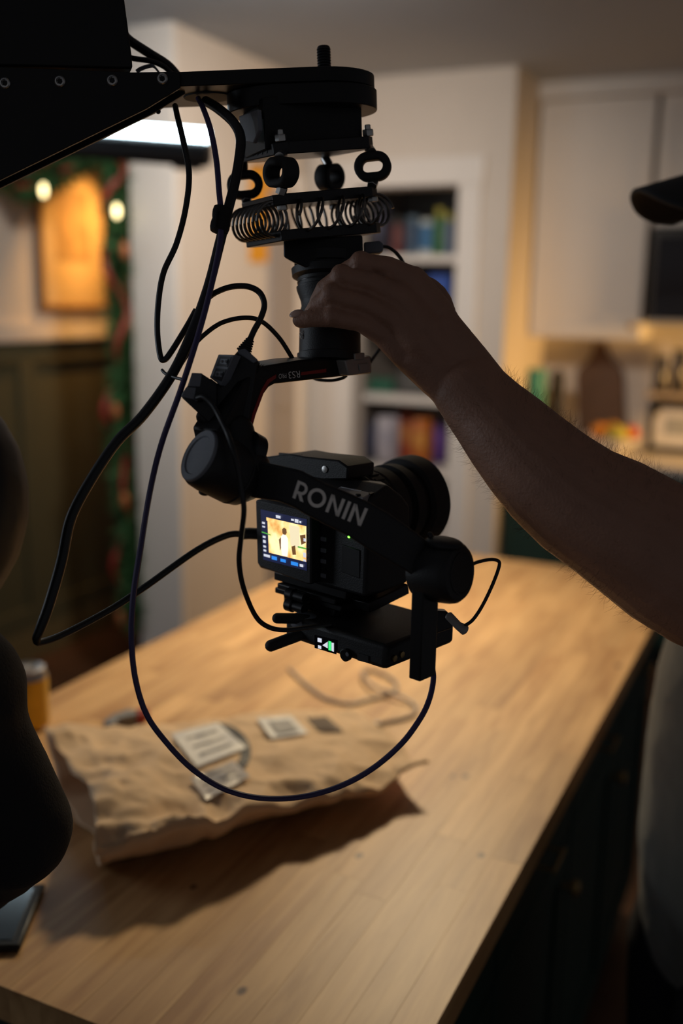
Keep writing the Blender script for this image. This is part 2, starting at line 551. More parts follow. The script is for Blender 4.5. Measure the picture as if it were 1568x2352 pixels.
for xx in (-0.66, -0.24):
    MB().bx(xx - 0.01, xx + 0.01, 4.78, 4.978, 1.10, 1.180).build('bracket', M_BLK, t, bevel=0.002)
for k, (x, r, h) in enumerate([(-0.655, 0.032, 0.16), (-0.575, 0.036, 0.19), (-0.49, 0.034, 0.15), (-0.40, 0.036, 0.18)]):
    b = Vector((x, 4.80, 1.205))
    t = thing('spice_jar', b, 'dark spice jar on wall shelf, ' + ['nearest the cutting board', 'second from the cutting board', 'third from the cutting board', 'far end'][k], 'jar', 'jars on the wall shelf')
    MB().lathe(b, Z, [(0, r * 0.95), (0.005, r), (h * 0.75, r), (h * 0.82, r * 0.8)], 20).build('jar_body', mat('dark_jar', (0.035, 0.03, 0.03), 0.25, var=0.3), t)
    MB().lathe(b + Z * h * 0.82, Z, [(0, r * 0.86), (h * 0.16, r * 0.86), (h * 0.18, r * 0.8)], 20).build('lid', M_BLK, t)

t = thing('base_cabinet', (-0.9, 4.68, 0), 'dark green base cabinet beside the white wall block', 'cabinet')
MB().bx(-1.245, 0.6, 4.40, 4.978, 0.10, 0.88).build('carcass', M_GREEN, t, bevel=0.002)
MB().bx(-1.245, 0.6, 4.46, 4.978, 0, 0.10).build('toe_kick', M_BLK, t)
for k in range(3):
    x0 = -1.235 + k * 0.6
    shaker(t, x0, x0 + 0.585, 0.13, 0.86, 4.399, M_GREEN, (x0 + 0.54, 0.78))
tag(MB().bx(-1.248, 0.6, 4.36, 4.978, 0.88, 0.92).build('kitchen_counter', mat('pale_counter', (0.5, 0.46, 0.42), 0.35, var=0.1), bevel=0.003),
    'pale counter top over the dark green base cabinet', 'countertop')

# cutting board leaning on the wall
YW = Vector((0, 4.955, 0))
NY = Vector((0, 1, 0))
out = [(1322, 1090), (1322, 860), (1328, 845), (1345, 832), (1358, 815), (1362, 800), (1364, 785), (1390, 785), (1392, 800), (1397, 815),
       (1410, 832), (1426, 845), (1432, 860), (1432, 1090)]
poly = [on(x, y, YW, NY) for x, y in out]
zmin = min(p.z for p in poly)
for p in poly:
    if p.z < 0.99:
        p.z = 0.921
cb = MB().prism(poly, Vector((0, 0.022, 0))).build('cutting_board', mat('dark_board_wood', (0.13, 0.065, 0.032), 0.55, var=0.3, scale=18), bevel=0.004)
tag(cb, 'brown paddle cutting board with neck leaning on the backsplash', 'cutting board')
b = Vector((-1.205, 4.72, 0.92))
t = thing('canister', b, 'teal green tin canister beside the white wall block', 'canister')
MB().lathe(b, Z, [(0, 0.040), (0.004, 0.042), (0.33, 0.042)], 22).build('tin_body', mat('teal_tin', (0.05, 0.26, 0.20), 0.45, var=0.1), t)
MB().lathe(b + Z * 0.331, Z, [(0, 0.043), (0.03, 0.043), (0.034, 0.038)], 22).build('lid', mat('teal_tin', (0.05, 0.26, 0.20)), t)
b = Vector((-1.115, 4.74, 0.92))
t = thing('pepper_mill', b, 'black pepper mill between teal canister and cutting board', 'pepper mill')
MB().lathe(b, Z, [(0, 0.034), (0.02, 0.035), (0.06, 0.028), (0.20, 0.026), (0.27, 0.033), (0.30, 0.033)], 20).build('mill_body', M_BLK, t)
MB().lathe(b + Z * 0.301, Z, [(0, 0.030), (0.03, 0.034), (0.05, 0.028), (0.06, 0.010), (0.07, 0.008)], 20).build('top_knob', M_BLK, t)

# fruit bowl
b = Vector((-0.82, 4.62, 0.92))
tag(MB().lathe(b, Z, [(0, 0.05), (0.006, 0.052), (0.05, 0.11), (0.085, 0.14), (0.085, 0.134), (0.05, 0.10), (0.012, 0.045)], 28).build('fruit_bowl', M_WHITE),
    'white fruit bowl on the kitchen counter behind the forearm', 'bowl')
for k, (dx, dy, dz, r, c, nm, lb) in enumerate([
        (-0.055, -0.02, 0.105, 0.040, (0.55, 0.20, 0.02), 'orange', 'orange fruit near the foot of the cutting board'),
        (0.03, -0.035, 0.100, 0.038, (0.45, 0.40, 0.05), 'lemon', 'yellow green lemon in the middle of the fruit bowl'),
        (0.075, 0.035, 0.100, 0.038, (0.50, 0.09, 0.02), 'apple', 'red apple at the bowl edge beside the framed print'),
        (-0.01, 0.05, 0.108, 0.038, (0.50, 0.22, 0.02), 'orange', 'orange fruit hidden deepest in the bowl')]):
    s = MB()
    if nm == 'lemon':
        s.ell(b + Vector((dx, dy, dz)), r * 1.25, r, r, seg=16, rings=10)
    else:
        s.ell(b + Vector((dx, dy, dz)), r, r, r * 0.94, seg=16, rings=10)
    o = tag(s.build(nm, colmat(c)), lb, 'fruit', 'fruit in the bowl')
    MB().cyl(b + Vector((dx, dy, dz + r * 0.85)), b + Vector((dx, dy, dz + r * 1.1)), 0.003, 6).build('stem', M_OLIVE, o)

# framed print leaning on the counter, right edge
t = thing('framed_print', (-0.52, 4.80, 0.92), 'black framed print with pale sheet standing on kitchen counter', 'picture')
a0 = [on(x, y, Vector((0, 4.80, 0)), NY) for x, y in ((1490, 920), (1492, 1075))]
x0, z1, z0 = a0[0].x, a0[0].z, 0.921
x1 = x0 + 0.26
fr = MB()
for q in ((x0, x0 + 0.03, z0, z1), (x1 - 0.03, x1, z0, z1)):
    fr.bx(q[0], q[1], 4.80, 4.82, q[2], q[3])
fr.bx(x0 + 0.03, x1 - 0.03, 4.80, 4.82, z0, z0 + 0.03).bx(x0 + 0.03, x1 - 0.03, 4.80, 4.82, z1 - 0.03, z1)
fr.build('frame', M_BLK, t, bevel=0.002)
MB().bx(x0 + 0.03, x1 - 0.03, 4.81, 4.818, z0 + 0.03, z1 - 0.03).build('paper_sheet', M_LABEL, t)
MB().bx(x0 + 0.075, x1 - 0.075, 4.8085, 4.8098, z0 + 0.08, z1 - 0.07).build('printed_picture', mat('grey_print', (0.33, 0.34, 0.34), 0.6, var=0.4, scale=30), t)
MB().bx(x0, x1, 4.8185, 4.826, z0, z1).build('backing', M_BLK, t)

# yellow notice on the side wall
NX = Vector((1, 0, 0))
SW = Vector((-2.198, 0, 0))
yq = [on(x, y, SW, NX) for x, y in ((572, 378), (632, 378), (626, 602), (572, 602))]
t = thing('wall_notice', yq[3], 'yellow hanging notice on the beige side wall', 'notice')
MB().prism(yq, Vector((0.004, 0, 0))).build('yellow_sheet', mat('yellow_card', (0.80, 0.36, 0.015), 0.6, var=0.06), t)
MB().cyl(yq[0] + Vector((0.006, 0, 0)), yq[1] + Vector((0.006, 0, 0)), 0.005, 8).build('hanging_rod', M_BLK, t)

# ---- picture on the next-room wall
WL = Vector((-3.03, 0, 0))
pa, pb = on(88, 380, WL, NX), on(246, 700, WL, NX)
pa.z = pa.z + 0.06
t = thing('framed_picture', ((pa + pb) / 2), 'wood framed picture with warm tan sheet above the olive panelling', 'picture')
y0, y1, z0, z1 = pa.y, pb.y, pb.z, pa.z
M_FRW = mat('honey_frame_wood', (0.22, 0.11, 0.035), 0.5, var=0.2, scale=20)
for nm, q in (('frame_side', (y0 - 0.025, y0, z0 - 0.025, z1 + 0.025)), ('frame_side', (y1, y1 + 0.025, z0 - 0.025, z1 + 0.025)),
              ('frame_rail', (y0, y1, z0 - 0.025, z0)), ('frame_rail', (y0, y1, z1, z1 + 0.025))):
    MB().bx(-3.049, -3.02, *q).build(nm, M_FRW, t, bevel=0.002)
MB().bx(-3.049, -3.035, y0, y1, z0, z1).build('mat_board', mat('tan_mat_board', (0.58, 0.42, 0.22), 0.8, var=0.06, scale=6), t)
dy, dz = y1 - y0, z1 - z0
MB().bx(-3.035, -3.033, y0 + dy * 0.22, y1 - dy * 0.25, z0 + dz * 0.30, z0 + dz * 0.78).build('sketch_sheet',
    mat('sketch_print', (0.34, 0.22, 0.10), 0.8, var=0.6, scale=14), t)

# ---- tube light in front of the opening
ta, tb = P(475, 318, 2.55), P(-190, 270, 2.66)
ax = (ta - tb).normalized()
lat = (FH - ax * FH.dot(ax)).normalized()
upv = lat.cross(ax)
if upv.z < 0:
    upv = -upv
t = thing('tube_light', (ta + tb) / 2, 'lit white tube light with black housing in front of the garland', 'light')
MB().tube([tb + upv * 0.004, ta + upv * 0.004], (0.018, 0.022), 18, flat=upv).build('glowing_tube',
    mat('tube_glow', (0.9, 0.95, 1.0), 0.5, emit=(0.70, 0.90, 1.0), estr=13), t)
prof = []
s = MB()
s.tube([tb - upv * 0.038, ta - upv * 0.038], (0.034, 0.030), 18, flat=upv)
s.build('housing', M_BLKP, t)
MB().cyl(ta - upv * 0.038 - ax * 0.001, ta - upv * 0.038 + ax * 0.010, 0.031, 18, 0.003).build('end_cap', M_BLKP, t)
MB().box(ta - ax * 0.05 - upv * 0.074, 0.035, 0.012, 0.006, (ax, lat, upv)).build('control_block', M_BLKP, t, bevel=0.002)
c0 = tb + ax * 0.03 - upv * 0.06
MB().cyl(c0, c0 - Z * 0.02, 0.014, 12).build('clamp', M_BLKM, t)
MB().tube([c0 - Z * 0.02, Vector((c0.x, c0.y, 0.03))], 0.011, 10).build('stand_pole', M_BLKM, t)
for k in range(3):
    an = k * 2.094 + 0.5
    MB().tube([Vector((c0.x, c0.y, 0.30)), Vector((c0.x + 0.28 * math.cos(an), c0.y + 0.28 * math.sin(an), 0.009))], 0.009, 8).build('stand_leg', M_BLKM, t)

# ---- garland on the left edge of the stub wall and along the header
M_NEED = mat('pine_needles', (0.055, 0.17, 0.060), 0.6, var=0.6, scale=12)
M_RIB = mat('red_ribbon', (0.30, 0.022, 0.014), 0.5, var=0.15)
M_BULB = mat('warm_bulb', (1, 0.9, 0.6), 0.4, emit=(1.0, 0.80, 0.38), estr=5)
gx, gy = -2.455, 3.16
path = [Vector((-3.02, gy, 2.06)), Vector((-2.86, gy, 2.00)), Vector((-2.70, gy, 2.05)), Vector((-2.56, gy, 2.12)), Vector((gx, gy, 2.10)),
        Vector((gx + 0.01, gy, 1.9)), Vector((gx, gy, 1.6)), Vector((gx + 0.015, gy, 1.3)), Vector((gx - 0.01, gy, 1.0)), Vector((gx + 0.02, gy, 0.65)), Vector((gx + 0.03, gy, 0.3))]
gp = spline(path, 10)
t = thing('garland', (gx, gy, 0.3), 'pine garland with red ribbon and small lights beside white end board', 'garland')
s = MB()
rng = random.Random(3)
for k in range(6500):
    i = rng.randrange(len(gp) - 1)
    p = gp[i].lerp(gp[i + 1], rng.random())
    tang = (gp[i + 1] - gp[i]).normalized()
    dv = Vector((rng.gauss(0, 1), rng.gauss(-0.35, 0.6), rng.gauss(0, 1))).normalized() + tang * 0.3
    L = rng.uniform(0.04, 0.095)
    e = p + dv.normalized() * L
    sd = dv.cross(Vector((rng.random(), rng.random(), rng.random()))).normalized() * 0.0050
    m_ = p.lerp(e, 0.5) + sd.cross(dv).normalized() * 0.004
    s.add([p - sd * 0.5, p + sd * 0.5, m_ + sd, e, m_ - sd], [(0, 1, 2, 4), (4, 2, 3)])
s.build('needles', M_NEED, t, smooth=False)['kind'] = 'stuff'
MB().tube(gp, 0.012, 6).build('stem', mat('garland_stem', (0.05, 0.035, 0.02), 0.8), t)
rp = []
for k in range(90):
    u = k / 89 * (len(gp) - 1)
    i = min(int(u), len(gp) - 2)
    p = gp[i].lerp(gp[i + 1], u - i)
    an = u * 0.30
    rp.append(p + Vector((math.cos(an) * 0.045, -0.035 - 0.030 * math.sin(an * 2.3), 0)))
MB().tube(rp, (0.011, 0.002), 8, flat=Vector((0, 0, 1))).build('ribbon', M_RIB, t)
for x, y in ((268, 485), (100, 437)):
    p = on(x, y, Vector((0, gy - 0.07, 0)), NY)
    b_ = MB()
    b_.ell(p, 0.011, 0.011, 0.024, seg=12, rings=8).build('bulb', M_BULB, t)
for x, y in ((285, 575), (265, 945), (285, 1150), (275, 1420)):
    p = on(x, y, Vector((0, gy - 0.08, 0)), NY)
    MB().ell(p, 0.016, 0.016, 0.034, seg=12, rings=8).build('bauble', mat('copper_bauble', (0.45, 0.16, 0.06), 0.35, 0.3), t)

# ================================================================== ISLAND
TX0, TX1, TY0, TY1, TZ = -1.146, -0.265, 0.649, 2.540, 0.920


def wood_mat():
    m = bpy.data.materials.new('butcher_block_wood')
    m.use_nodes = True
    nt = m.node_tree
    N, L = nt.nodes, nt.links
    b = N['Principled BSDF']
    geo = N.new('ShaderNodeNewGeometry')
    oi = N.new('ShaderNodeObjectInfo')
    # grain stretched along the stave
    mp = N.new('ShaderNodeMapping')
    mp.inputs['Scale'].default_value = (1, 0.09, 1)
    off = N.new('ShaderNodeVectorMath')
    off.operation = 'SCALE'
    comb = N.new('ShaderNodeCombineXYZ')
    L.new(oi.outputs['Random'], comb.inputs[0])
    L.new(oi.outputs['Random'], comb.inputs[1])
    L.new(comb.outputs[0], off.inputs[0])
    off.inputs['Scale'].default_value = 37.0
    addv = N.new('ShaderNodeVectorMath')
    L.new(geo.outputs['Position'], addv.inputs[0])
    L.new(off.outputs[0], addv.inputs[1])
    L.new(addv.outputs[0], mp.inputs['Vector'])
    n1 = N.new('ShaderNodeTexNoise')
    n1.inputs['Scale'].default_value = 60
    n1.inputs['Detail'].default_value = 6
    n1.inputs['Distortion'].default_value = 0.6
    L.new(mp.outputs[0], n1.inputs['Vector'])
    n2 = N.new('ShaderNodeTexNoise')
    n2.inputs['Scale'].default_value = 9
    n2.inputs['Detail'].default_value = 3
    mp2 = N.new('ShaderNodeMapping')
    mp2.inputs['Scale'].default_value = (1, 0.35, 1)
    L.new(addv.outputs[0], mp2.inputs['Vector'])
    L.new(mp2.outputs[0], n2.inputs['Vector'])
    ramp = N.new('ShaderNodeValToRGB')
    e = ramp.color_ramp.elements
    e[0].position, e[0].color = 0.36, (0.40, 0.205, 0.078, 1)
    e[1].position, e[1].color = 0.62, (0.68, 0.415, 0.185, 1)
    mix0 = N.new('ShaderNodeMath')
    mix0.operation = 'MULTIPLY_ADD'
    L.new(n1.outputs['Fac'], mix0.inputs[0])
    mix0.inputs[1].default_value = 0.50
    m2 = N.new('ShaderNodeMath')
    m2.operation = 'MULTIPLY'
    L.new(n2.outputs['Fac'], m2.inputs[0])
    m2.inputs[1].default_value = 0.50
    L.new(m2.outputs[0], mix0.inputs[2])
    L.new(mix0.outputs[0], ramp.inputs[0])
    # stave tint
    hs = N.new('ShaderNodeHueSaturation')
    mr = N.new('ShaderNodeMapRange')
    mr.inputs['To Min'].default_value = 0.88
    mr.inputs['To Max'].default_value = 1.08
    L.new(oi.outputs['Random'], mr.inputs[0])
    L.new(mr.outputs[0], hs.inputs['Value'])
    L.new(ramp.outputs[0], hs.inputs['Color'])
    # knots, each at its own place in the wood
    last = None
    for (kx, ky, r) in KNOTS:
        sub = N.new('ShaderNodeVectorMath')
        sub.operation = 'SUBTRACT'
        L.new(geo.outputs['Position'], sub.inputs[0])
        sub.inputs[1].default_value = (kx, ky, TZ)
        sc = N.new('ShaderNodeVectorMath')
        sc.operation = 'MULTIPLY'
        sc.inputs[1].default_value = (1 / r, 0.7 / r, 0.5 / r)
        L.new(sub.outputs[0], sc.inputs[0])
        ln = N.new('ShaderNodeVectorMath')
        ln.operation = 'LENGTH'
        L.new(sc.outputs[0], ln.inputs[0])
        if last is None:
            last = ln.outputs['Value']
        else:
            mn = N.new('ShaderNodeMath')
            mn.operation = 'MINIMUM'
            L.new(last, mn.inputs[0])
            L.new(ln.outputs['Value'], mn.inputs[1])
            last = mn.outputs[0]
    kr = N.new('ShaderNodeMapRange')
    kr.inputs['From Min'].default_value = 0.55
    kr.inputs['From Max'].default_value = 1.25
    L.new(last, kr.inputs[0])
    mxk = N.new('ShaderNodeMix')
    mxk.data_type = 'RGBA'
    mxk.inputs[6].default_value = (0.10, 0.045, 0.022, 1)
    L.new(kr.outputs[0], mxk.inputs[0])
    L.new(hs.outputs[0], mxk.inputs[7])
    L.new(mxk.outputs[2], b.inputs['Base Color'])
    b.inputs['Roughness'].default_value = 0.42
    bp = N.new('ShaderNodeBump')
    bp.inputs['Strength'].default_value = 0.10
    bp.inputs['Distance'].default_value = 0.002
    L.new(n1.outputs['Fac'], bp.inputs['Height'])
    L.new(bp.outputs[0], b.inputs['Normal'])
    return m


KNOTS = [(-0.454, 1.030, 0.0052), (-0.456, 0.751, 0.0050), (-0.420, 1.285, 0.0040), (-0.403, 1.293, 0.0052), (-0.288, 1.862, 0.007),
         (-0.318, 1.100, 0.0050), (-0.600, 0.88, 0.004)]
M_WOOD = wood_mat()
ct = thing('island_worktop', (-0.70, 1.6, TZ - 0.04), 'butcher block worktop of glued wooden staves under the parcel', 'countertop')
rows = 22
wid = (TX1 - TX0) / rows
rg = random.Random(11)
for i in range(rows):
    y = TY0
    while y < TY1 - 1e-6:
        L = rg.uniform(0.30, 0.78)
        y1 = min(TY1, y + L)
        if TY1 - y1 < 0.14:
            y1 = TY1
        x0 = TX0 + i * wid
        MB().bx(x0, x0 + wid - 0.00004, y, y1 - 0.00004, TZ - 0.04, TZ - rg.uniform(0, 0.00010)).build('stave', M_WOOD, ct, bevel=0.00018, bseg=1)
        y = y1

# base cabinets below, one unit after the other
for k in range(4):
    y0 = 0.70 + k * 0.45
    t = thing('island_cabinet', (-0.70, y0 + 0.225, 0), 'dark green island cabinet, ' + ['at the end nearest the viewer', 'second from the near end', 'third from the near end', 'at the far end'][k], 'cabinet', 'cabinets of the kitchen island')
    MB().bx(-1.09, -0.325, y0, y0 + 0.448, 0.09, 0.879).build('carcass', M_GREEN, t, bevel=0.002)
    MB().bx(-1.05, -0.36, y0, y0 + 0.448, 0, 0.089).build('toe_kick', M_BLK, t)
    d = MB().bx(-0.324, -0.304, y0 + 0.006, y0 + 0.442, 0.715, 0.868).build('drawer', M_GREEN, t, bevel=0.002)
    yc = y0 + 0.224
    h = MB().tube([Vector((-0.276, yc - 0.036, 0.775)), Vector((-0.276, yc + 0.036, 0.775))], 0.0030, 10)
    for q in (-0.030, 0.030):
        h.tube([Vector((-0.304, yc + q, 0.775)), Vector((-0.276, yc + q, 0.775))], 0.003, 8)
    h.build('bar_pull', M_BRASS, d)
    d = MB().bx(-0.324, -0.312, y0 + 0.006, y0 + 0.442, 0.11, 0.705).build('door', M_GREEN, t, bevel=0.002)
    f = MB()
    f.bx(-0.312, -0.304, y0 + 0.006, y0 + 0.066, 0.11, 0.705).bx(-0.312, -0.304, y0 + 0.382, y0 + 0.442, 0.11, 0.705)
    f.bx(-0.312, -0.304, y0 + 0.066, y0 + 0.382, 0.11, 0.17).bx(-0.312, -0.304, y0 + 0.066, y0 + 0.382, 0.645, 0.705)
    f.build('door_frame', M_GREEN, d, bevel=0.0015)
    MB().lathe(Vector((-0.304, y0 + 0.41, 0.62)), Vector((1, 0, 0)), [(0, 0.005), (0.012, 0.005), (0.016, 0.014), (0.024, 0.014), (0.028, 0.009)], 14).build('knob', M_BRASS, d)

# ---- parcel: open kraft mailer
A = onz(122, 1700, TZ + 0.058)
B = onz(268, 1980, TZ + 0.056)
Cc = onz(985, 1786, TZ + 0.026)
D = onz(812, 1640, TZ + 0.040)
NU, NV = 96, 60


def sheet(u, v, top):
    p = (A * (1 - u) + D * u) * (1 - v) + (B * (1 - u) + Cc * u) * v
    e = min(1, (1 - u) * 3.2) * min(1, v * 3.5 + 0.02) * min(1, (1 - v) * 3.0 + 0.02)
    e = e ** 0.6
    base = p.z
    q = Vector((p.x * 6, p.y * 6, 3.1))
    n1 = noise.noise(q * 1.3)
    rid = 1 - abs(noise.noise(q * 1.5 + Vector((5, 1, 0)))) * 2
    rid2 = 1 - abs(noise.noise(q * 3.2 + Vector((1, 9, 0)))) * 2
    rid3 = 1 - abs(noise.noise(q * 11 + Vector((3, 2, 0)))) * 2
    edge = 1 + 1.4 * max(0, v - 0.70) / 0.30
    zt = base + 0.018 * e + 0.006 * n1 + (0.0095 * rid + 0.0080 * rid2 + 0.0024 * rid3) * (0.60 + 0.55 * max(0, edge - 1) + 1.1 * max(0, 0.5 - u))
    if u < 0.06:
        zt += 0.004 * math.sin(v * 11)
    if top:
        z = zt
    else:
        e2 = (min(1, (1 - u) * 4.0) * min(1, v * 4.5) * min(1, (1 - v) * 4.0)) ** 0.55
        z = (zt - 0.0015) * (1 - e2) + (TZ + 0.004 + 0.0012 * rid) * e2
        z = max(z, TZ + 0.002)
    w_ = 0.024 * noise.noise(q * 1.4 + Vector((0, 0, 4))) + 0.012 * noise.noise(q * 3.5)
    dv = (B - A).normalized()
    du = (D - A).normalized()
    p = p + dv * w_ * (abs(v - 0.5) * 2) ** 3 + du * w_ * 0.8 * (abs(u - 0.5) * 2) ** 3
    if top and u < 0.03:
        p = p - du * 0.004
    return Vector((p.x, p.y, z))


def sheet_mesh(top):
    vs = [sheet(i / NU, j / NV, top) for i in range(NU + 1) for j in range(NV + 1)]
    fs = [(i * (NV + 1) + j, (i + 1) * (NV + 1) + j, (i + 1) * (NV + 1) + j + 1, i * (NV + 1) + j + 1) for i in range(NU) for j in range(NV)]
    return MB().add(vs, fs)


par = thing('parcel', ((A + Cc) / 2).xy.to_3d() + Z * TZ, 'crumpled kraft paper mailer lying open on the worktop', 'parcel')
tm = sheet_mesh(True)
top_bvh = BVHTree.FromPolygons(tm.v, tm.f)
o = tm.build('top_sheet', M_KRAFT, par, angle=60)
m_ = o.modifiers.new('paper', 'SOLIDIFY')
m_.thickness = 0.0006
o = sheet_mesh(False).build('bottom_sheet', M_KRAFT, par, angle=60)
m_ = o.modifiers.new('paper', 'SOLIDIFY')
m_.thickness = 0.0006
# sides joining the sheets (front, back and far end)
s = MB()


def seam(pts_t, pts_b):
    n = len(pts_t)
    s.add(pts_t + pts_b, [(i, i + 1, n + i + 1, n + i) for i in range(n - 1)])


seam([sheet(i / NU, 1, True) for i in range(NU + 1)], [sheet(i / NU, 1, False) for i in range(NU + 1)])
seam([sheet(i / NU, 0, True) for i in range(NU + 1)], [sheet(i / NU, 0, False) for i in range(NU + 1)])
seam([sheet(1, j / NV, True) for j in range(NV + 1)], [sheet(1, j / NV, False) for j in range(NV + 1)])
s.build('side_fold', M_KRAFT, par, angle=60)


def decal(name, quad, m, parent, bvh=top_bvh, lift=0.0012, n=10):
    """label stuck on the surface: quad of picture measurements (tl, tr, br, bl), bilinear"""
    vs = []
    for i in range(n + 1):
        for j in range(n + 1):
            a, b_ = i / n, j / n
            x = (quad[0][0] * (1 - a) + quad[1][0] * a) * (1 - b_) + (quad[3][0] * (1 - a) + quad[2][0] * a) * b_
            y = (quad[0][1] * (1 - a) + quad[1][1] * a) * (1 - b_) + (quad[3][1] * (1 - a) + quad[2][1] * a) * b_
            r = ray(x, y).normalized()
            h, nn, _, _ = bvh.ray_cast(CAM, r)
            if h is None:
                h = onz(x, y, TZ + 0.03)
            vs.append(h - r * lift * 1.5 + Z * lift)
    fs = [(i * (n + 1) + j, (i + 1) * (n + 1) + j, (i + 1) * (n + 1) + j + 1, i * (n + 1) + j + 1) for i in range(n) for j in range(n)]
    return MB().add(vs, fs).build(name, m, parent, angle=80)


def decal_poly(name, ctr, rx, ry, m, parent, lift, a0=0, a1=2 * math.pi, rin=0.0, n=28):
    vs, fs = [], []
    for k in range(n + 1):
        th = a0 + (a1 - a0) * k / n
        for q in (rin, (rin + 1) / 2, 1):
            x, y = ctr[0] + rx * q * math.cos(th), ctr[1] + ry * q * math.sin(th)
            r = ray(x, y).normalized()
            h, _, _, _ = top_bvh.ray_cast(CAM, r)
            if h is None:
                h = onz(x, y, TZ + 0.03)
            vs.append(h - r * lift * 1.5 + Z * lift)
    for k in range(n):
        for q in range(2):
            fs.append((k * 3 + q, k * 3 + q + 1, k * 3 + 3 + q + 1, k * 3 + 3 + q))
    return MB().add(vs, fs).build(name, m, parent, angle=80)


decal_poly('printed_arc', (488, 1730), 88, 68, M_INK, par, 0.0022, -1.55, 0.85, 0.74)
l1 = decal('address_label', ((392, 1690), (500, 1664), (566, 1722), (452, 1766)), M_LABEL, par, lift=0.0032)
for k in range(3):
    f = 0.22 + k * 0.25
    q = lambda a, b_: ((392 * (1 - a) + 500 * a) * (1 - b_) + (452 * (1 - a) + 566 * a) * b_, (1690 * (1 - a) + 1664 * a) * (1 - b_) + (1766 * (1 - a) + 1722 * a) * b_)
    decal('printed_line', (q(0.2, f), q(0.85, f), q(0.85, f + 0.045), q(0.2, f + 0.045)), M_GINK, l1, lift=0.0042, n=6)
l2 = decal('clear_label', ((436, 1792), (536, 1752), (574, 1788), (474, 1842)), mat('translucent_label', (0.52, 0.47, 0.43), 0.35, var=0.06), par, lift=0.0032)
for k in range(3):
    f = 0.18 + k * 0.26
    q = lambda a, b_: ((436 * (1 - a) + 536 * a) * (1 - b_) + (474 * (1 - a) + 574 * a) * b_, (1792 * (1 - a) + 1752 * a) * (1 - b_) + (1842 * (1 - a) + 1788 * a) * b_)
    decal('printed_line', (q(0.12, f), q(0.9, f), q(0.9, f + 0.05), q(0.12, f + 0.05)), M_GINK, l2, lift=0.0042, n=6)
l3 = decal('square_label', ((588, 1654), (668, 1648), (708, 1688), (624, 1700)), M_LABEL, par, lift=0.0032)
decal('printed_block', ((615, 1662), (664, 1658), (686, 1682), (636, 1690)), M_GINK, l3, lift=0.0042, n=6)
decal('printed_mark', ((704, 1652), (748, 1646), (788, 1680), (738, 1682)), mat('brown_ink', (0.13, 0.085, 0.055), 0.7, var=0.4, scale=60), par, lift=0.0015, n=6)

# ---- small folded knife with red end, beyond the parcel
b = onz(290, 1672, TZ)
t = thing('pocket_tool', b, 'small dark pocket tool with red end behind the parcel', 'tool')
d1 = (onz(345, 1655, TZ) - onz(250, 1690, TZ)).normalized()
d2 = Z.cross(d1)
pl = [(-0.045, -0.004), (-0.036, 0.010), (-0.012, 0.020), (0.020, 0.020), (0.026, 0.004), (0.012, -0.006), (-0.016, 0.002), (-0.026, -0.010), (-0.040, -0.012)]
MB().prism([b + d1 * x + d2 * y + Z * 0.022 for x, y in pl], -Z * 0.021).build('dark_handle', M_GREYP, t, bevel=0.003)
MB().prism([b + d1 * x + d2 * y + Z * 0.019 for x, y in [(0.0265, 0.004), (0.030, 0.016), (0.044, 0.013), (0.048, 0.002), (0.036, -0.006), (0.0165, -0.006)]], -Z * 0.018).build('red_end', M_RED, t, bevel=0.003)

# ---- pale charging cable on the worktop
cp = [(664, 1536), (700, 1570), (745, 1602), (800, 1616), (850, 1606), (895, 1592), (912, 1575), (890, 1553), (850, 1540), (832, 1556), (862, 1588), (905, 1602), (950, 1618), (952, 1640), (905, 1655), (862, 1662)]
t = thing('charging_cable', onz(800, 1610, TZ), 'pale grey charging cable looped on the worktop beyond the camera', 'cable')
M_PALE = mat('pale_cable', (0.36, 0.31, 0.28), 0.5, var=0.05)
cpts = [onz(x, y, TZ + 0.0035) for x, y in cp]
for k in (9, 10, 11):
    cpts[k].z += 0.007
MB().tube(spline(cpts, 8), 0.0030, 8).build('cord', M_PALE, t)
e0, e1 = onz(870, 1661, TZ + 0.006), onz(842, 1666, TZ + 0.006)
MB().tube([e0, e1], (0.0060, 0.0045), 10, flat=d2).build('connector', M_PALE, t)

# ---- drink can behind the elbow
b = onz(70, 1668, TZ)
t = thing('drink_can', b, 'yellow drink can with silver top beside the black sleeve', 'can')
MB().lathe(b, Z, [(0, 0.024), (0.006, 0.030), (0.010, 0.031), (0.085, 0.031)], 26).build('printed_wall', mat('yellow_can_print', (0.62, 0.38, 0.03), 0.35, 0.3, var=0.25, scale=60), t)
MB().lathe(b + Z * 0.0855, Z, [(0, 0.031), (0.012, 0.026), (0.015, 0.027), (0.016, 0.024), (0.012, 0.023)], 26).build('silver_top', M_STEEL, t)
MB().box(b + Z * 0.101, 0.010, 0.006, 0.0008).build('pull_tab', M_STEEL, t)

# ---- phone lying at the near left
c0 = [onz(x, y, TZ + 0.009) for x, y in ((-120, 2122), (-60, 2070), (86, 2062), (36, 2182))]
ph0 = onz(20, 2120, TZ)
dd = (onz(86, 2065, TZ + 0.009) - onz(40, 2178, TZ + 0.009)).normalized()
ee = dd.cross(Z)
if ee.dot(RH) > 0:
    ee = -ee
k0 = onz(46, 2172, TZ + 0.009)
t = thing('tablet', ph0, 'dark tablet lying by the black sleeve at the worktop edge', 'tablet')
MB().prism([k0, k0 + dd * 0.115, k0 + dd * 0.115 + ee * 0.17, k0 + ee * 0.17], -Z * 0.008).build('case', M_BLK, t, bevel=0.003)
q0 = k0 + dd * 0.010 + ee * 0.010 + Z * 0.0008
MB().prism([q0, q0 + dd * 0.095, q0 + dd * 0.095 + ee * 0.15, q0 + ee * 0.15], -Z * 0.0006).build('glass', mat('tablet_glass', (0.02, 0.03, 0.045), 0.12, var=0.1), t)

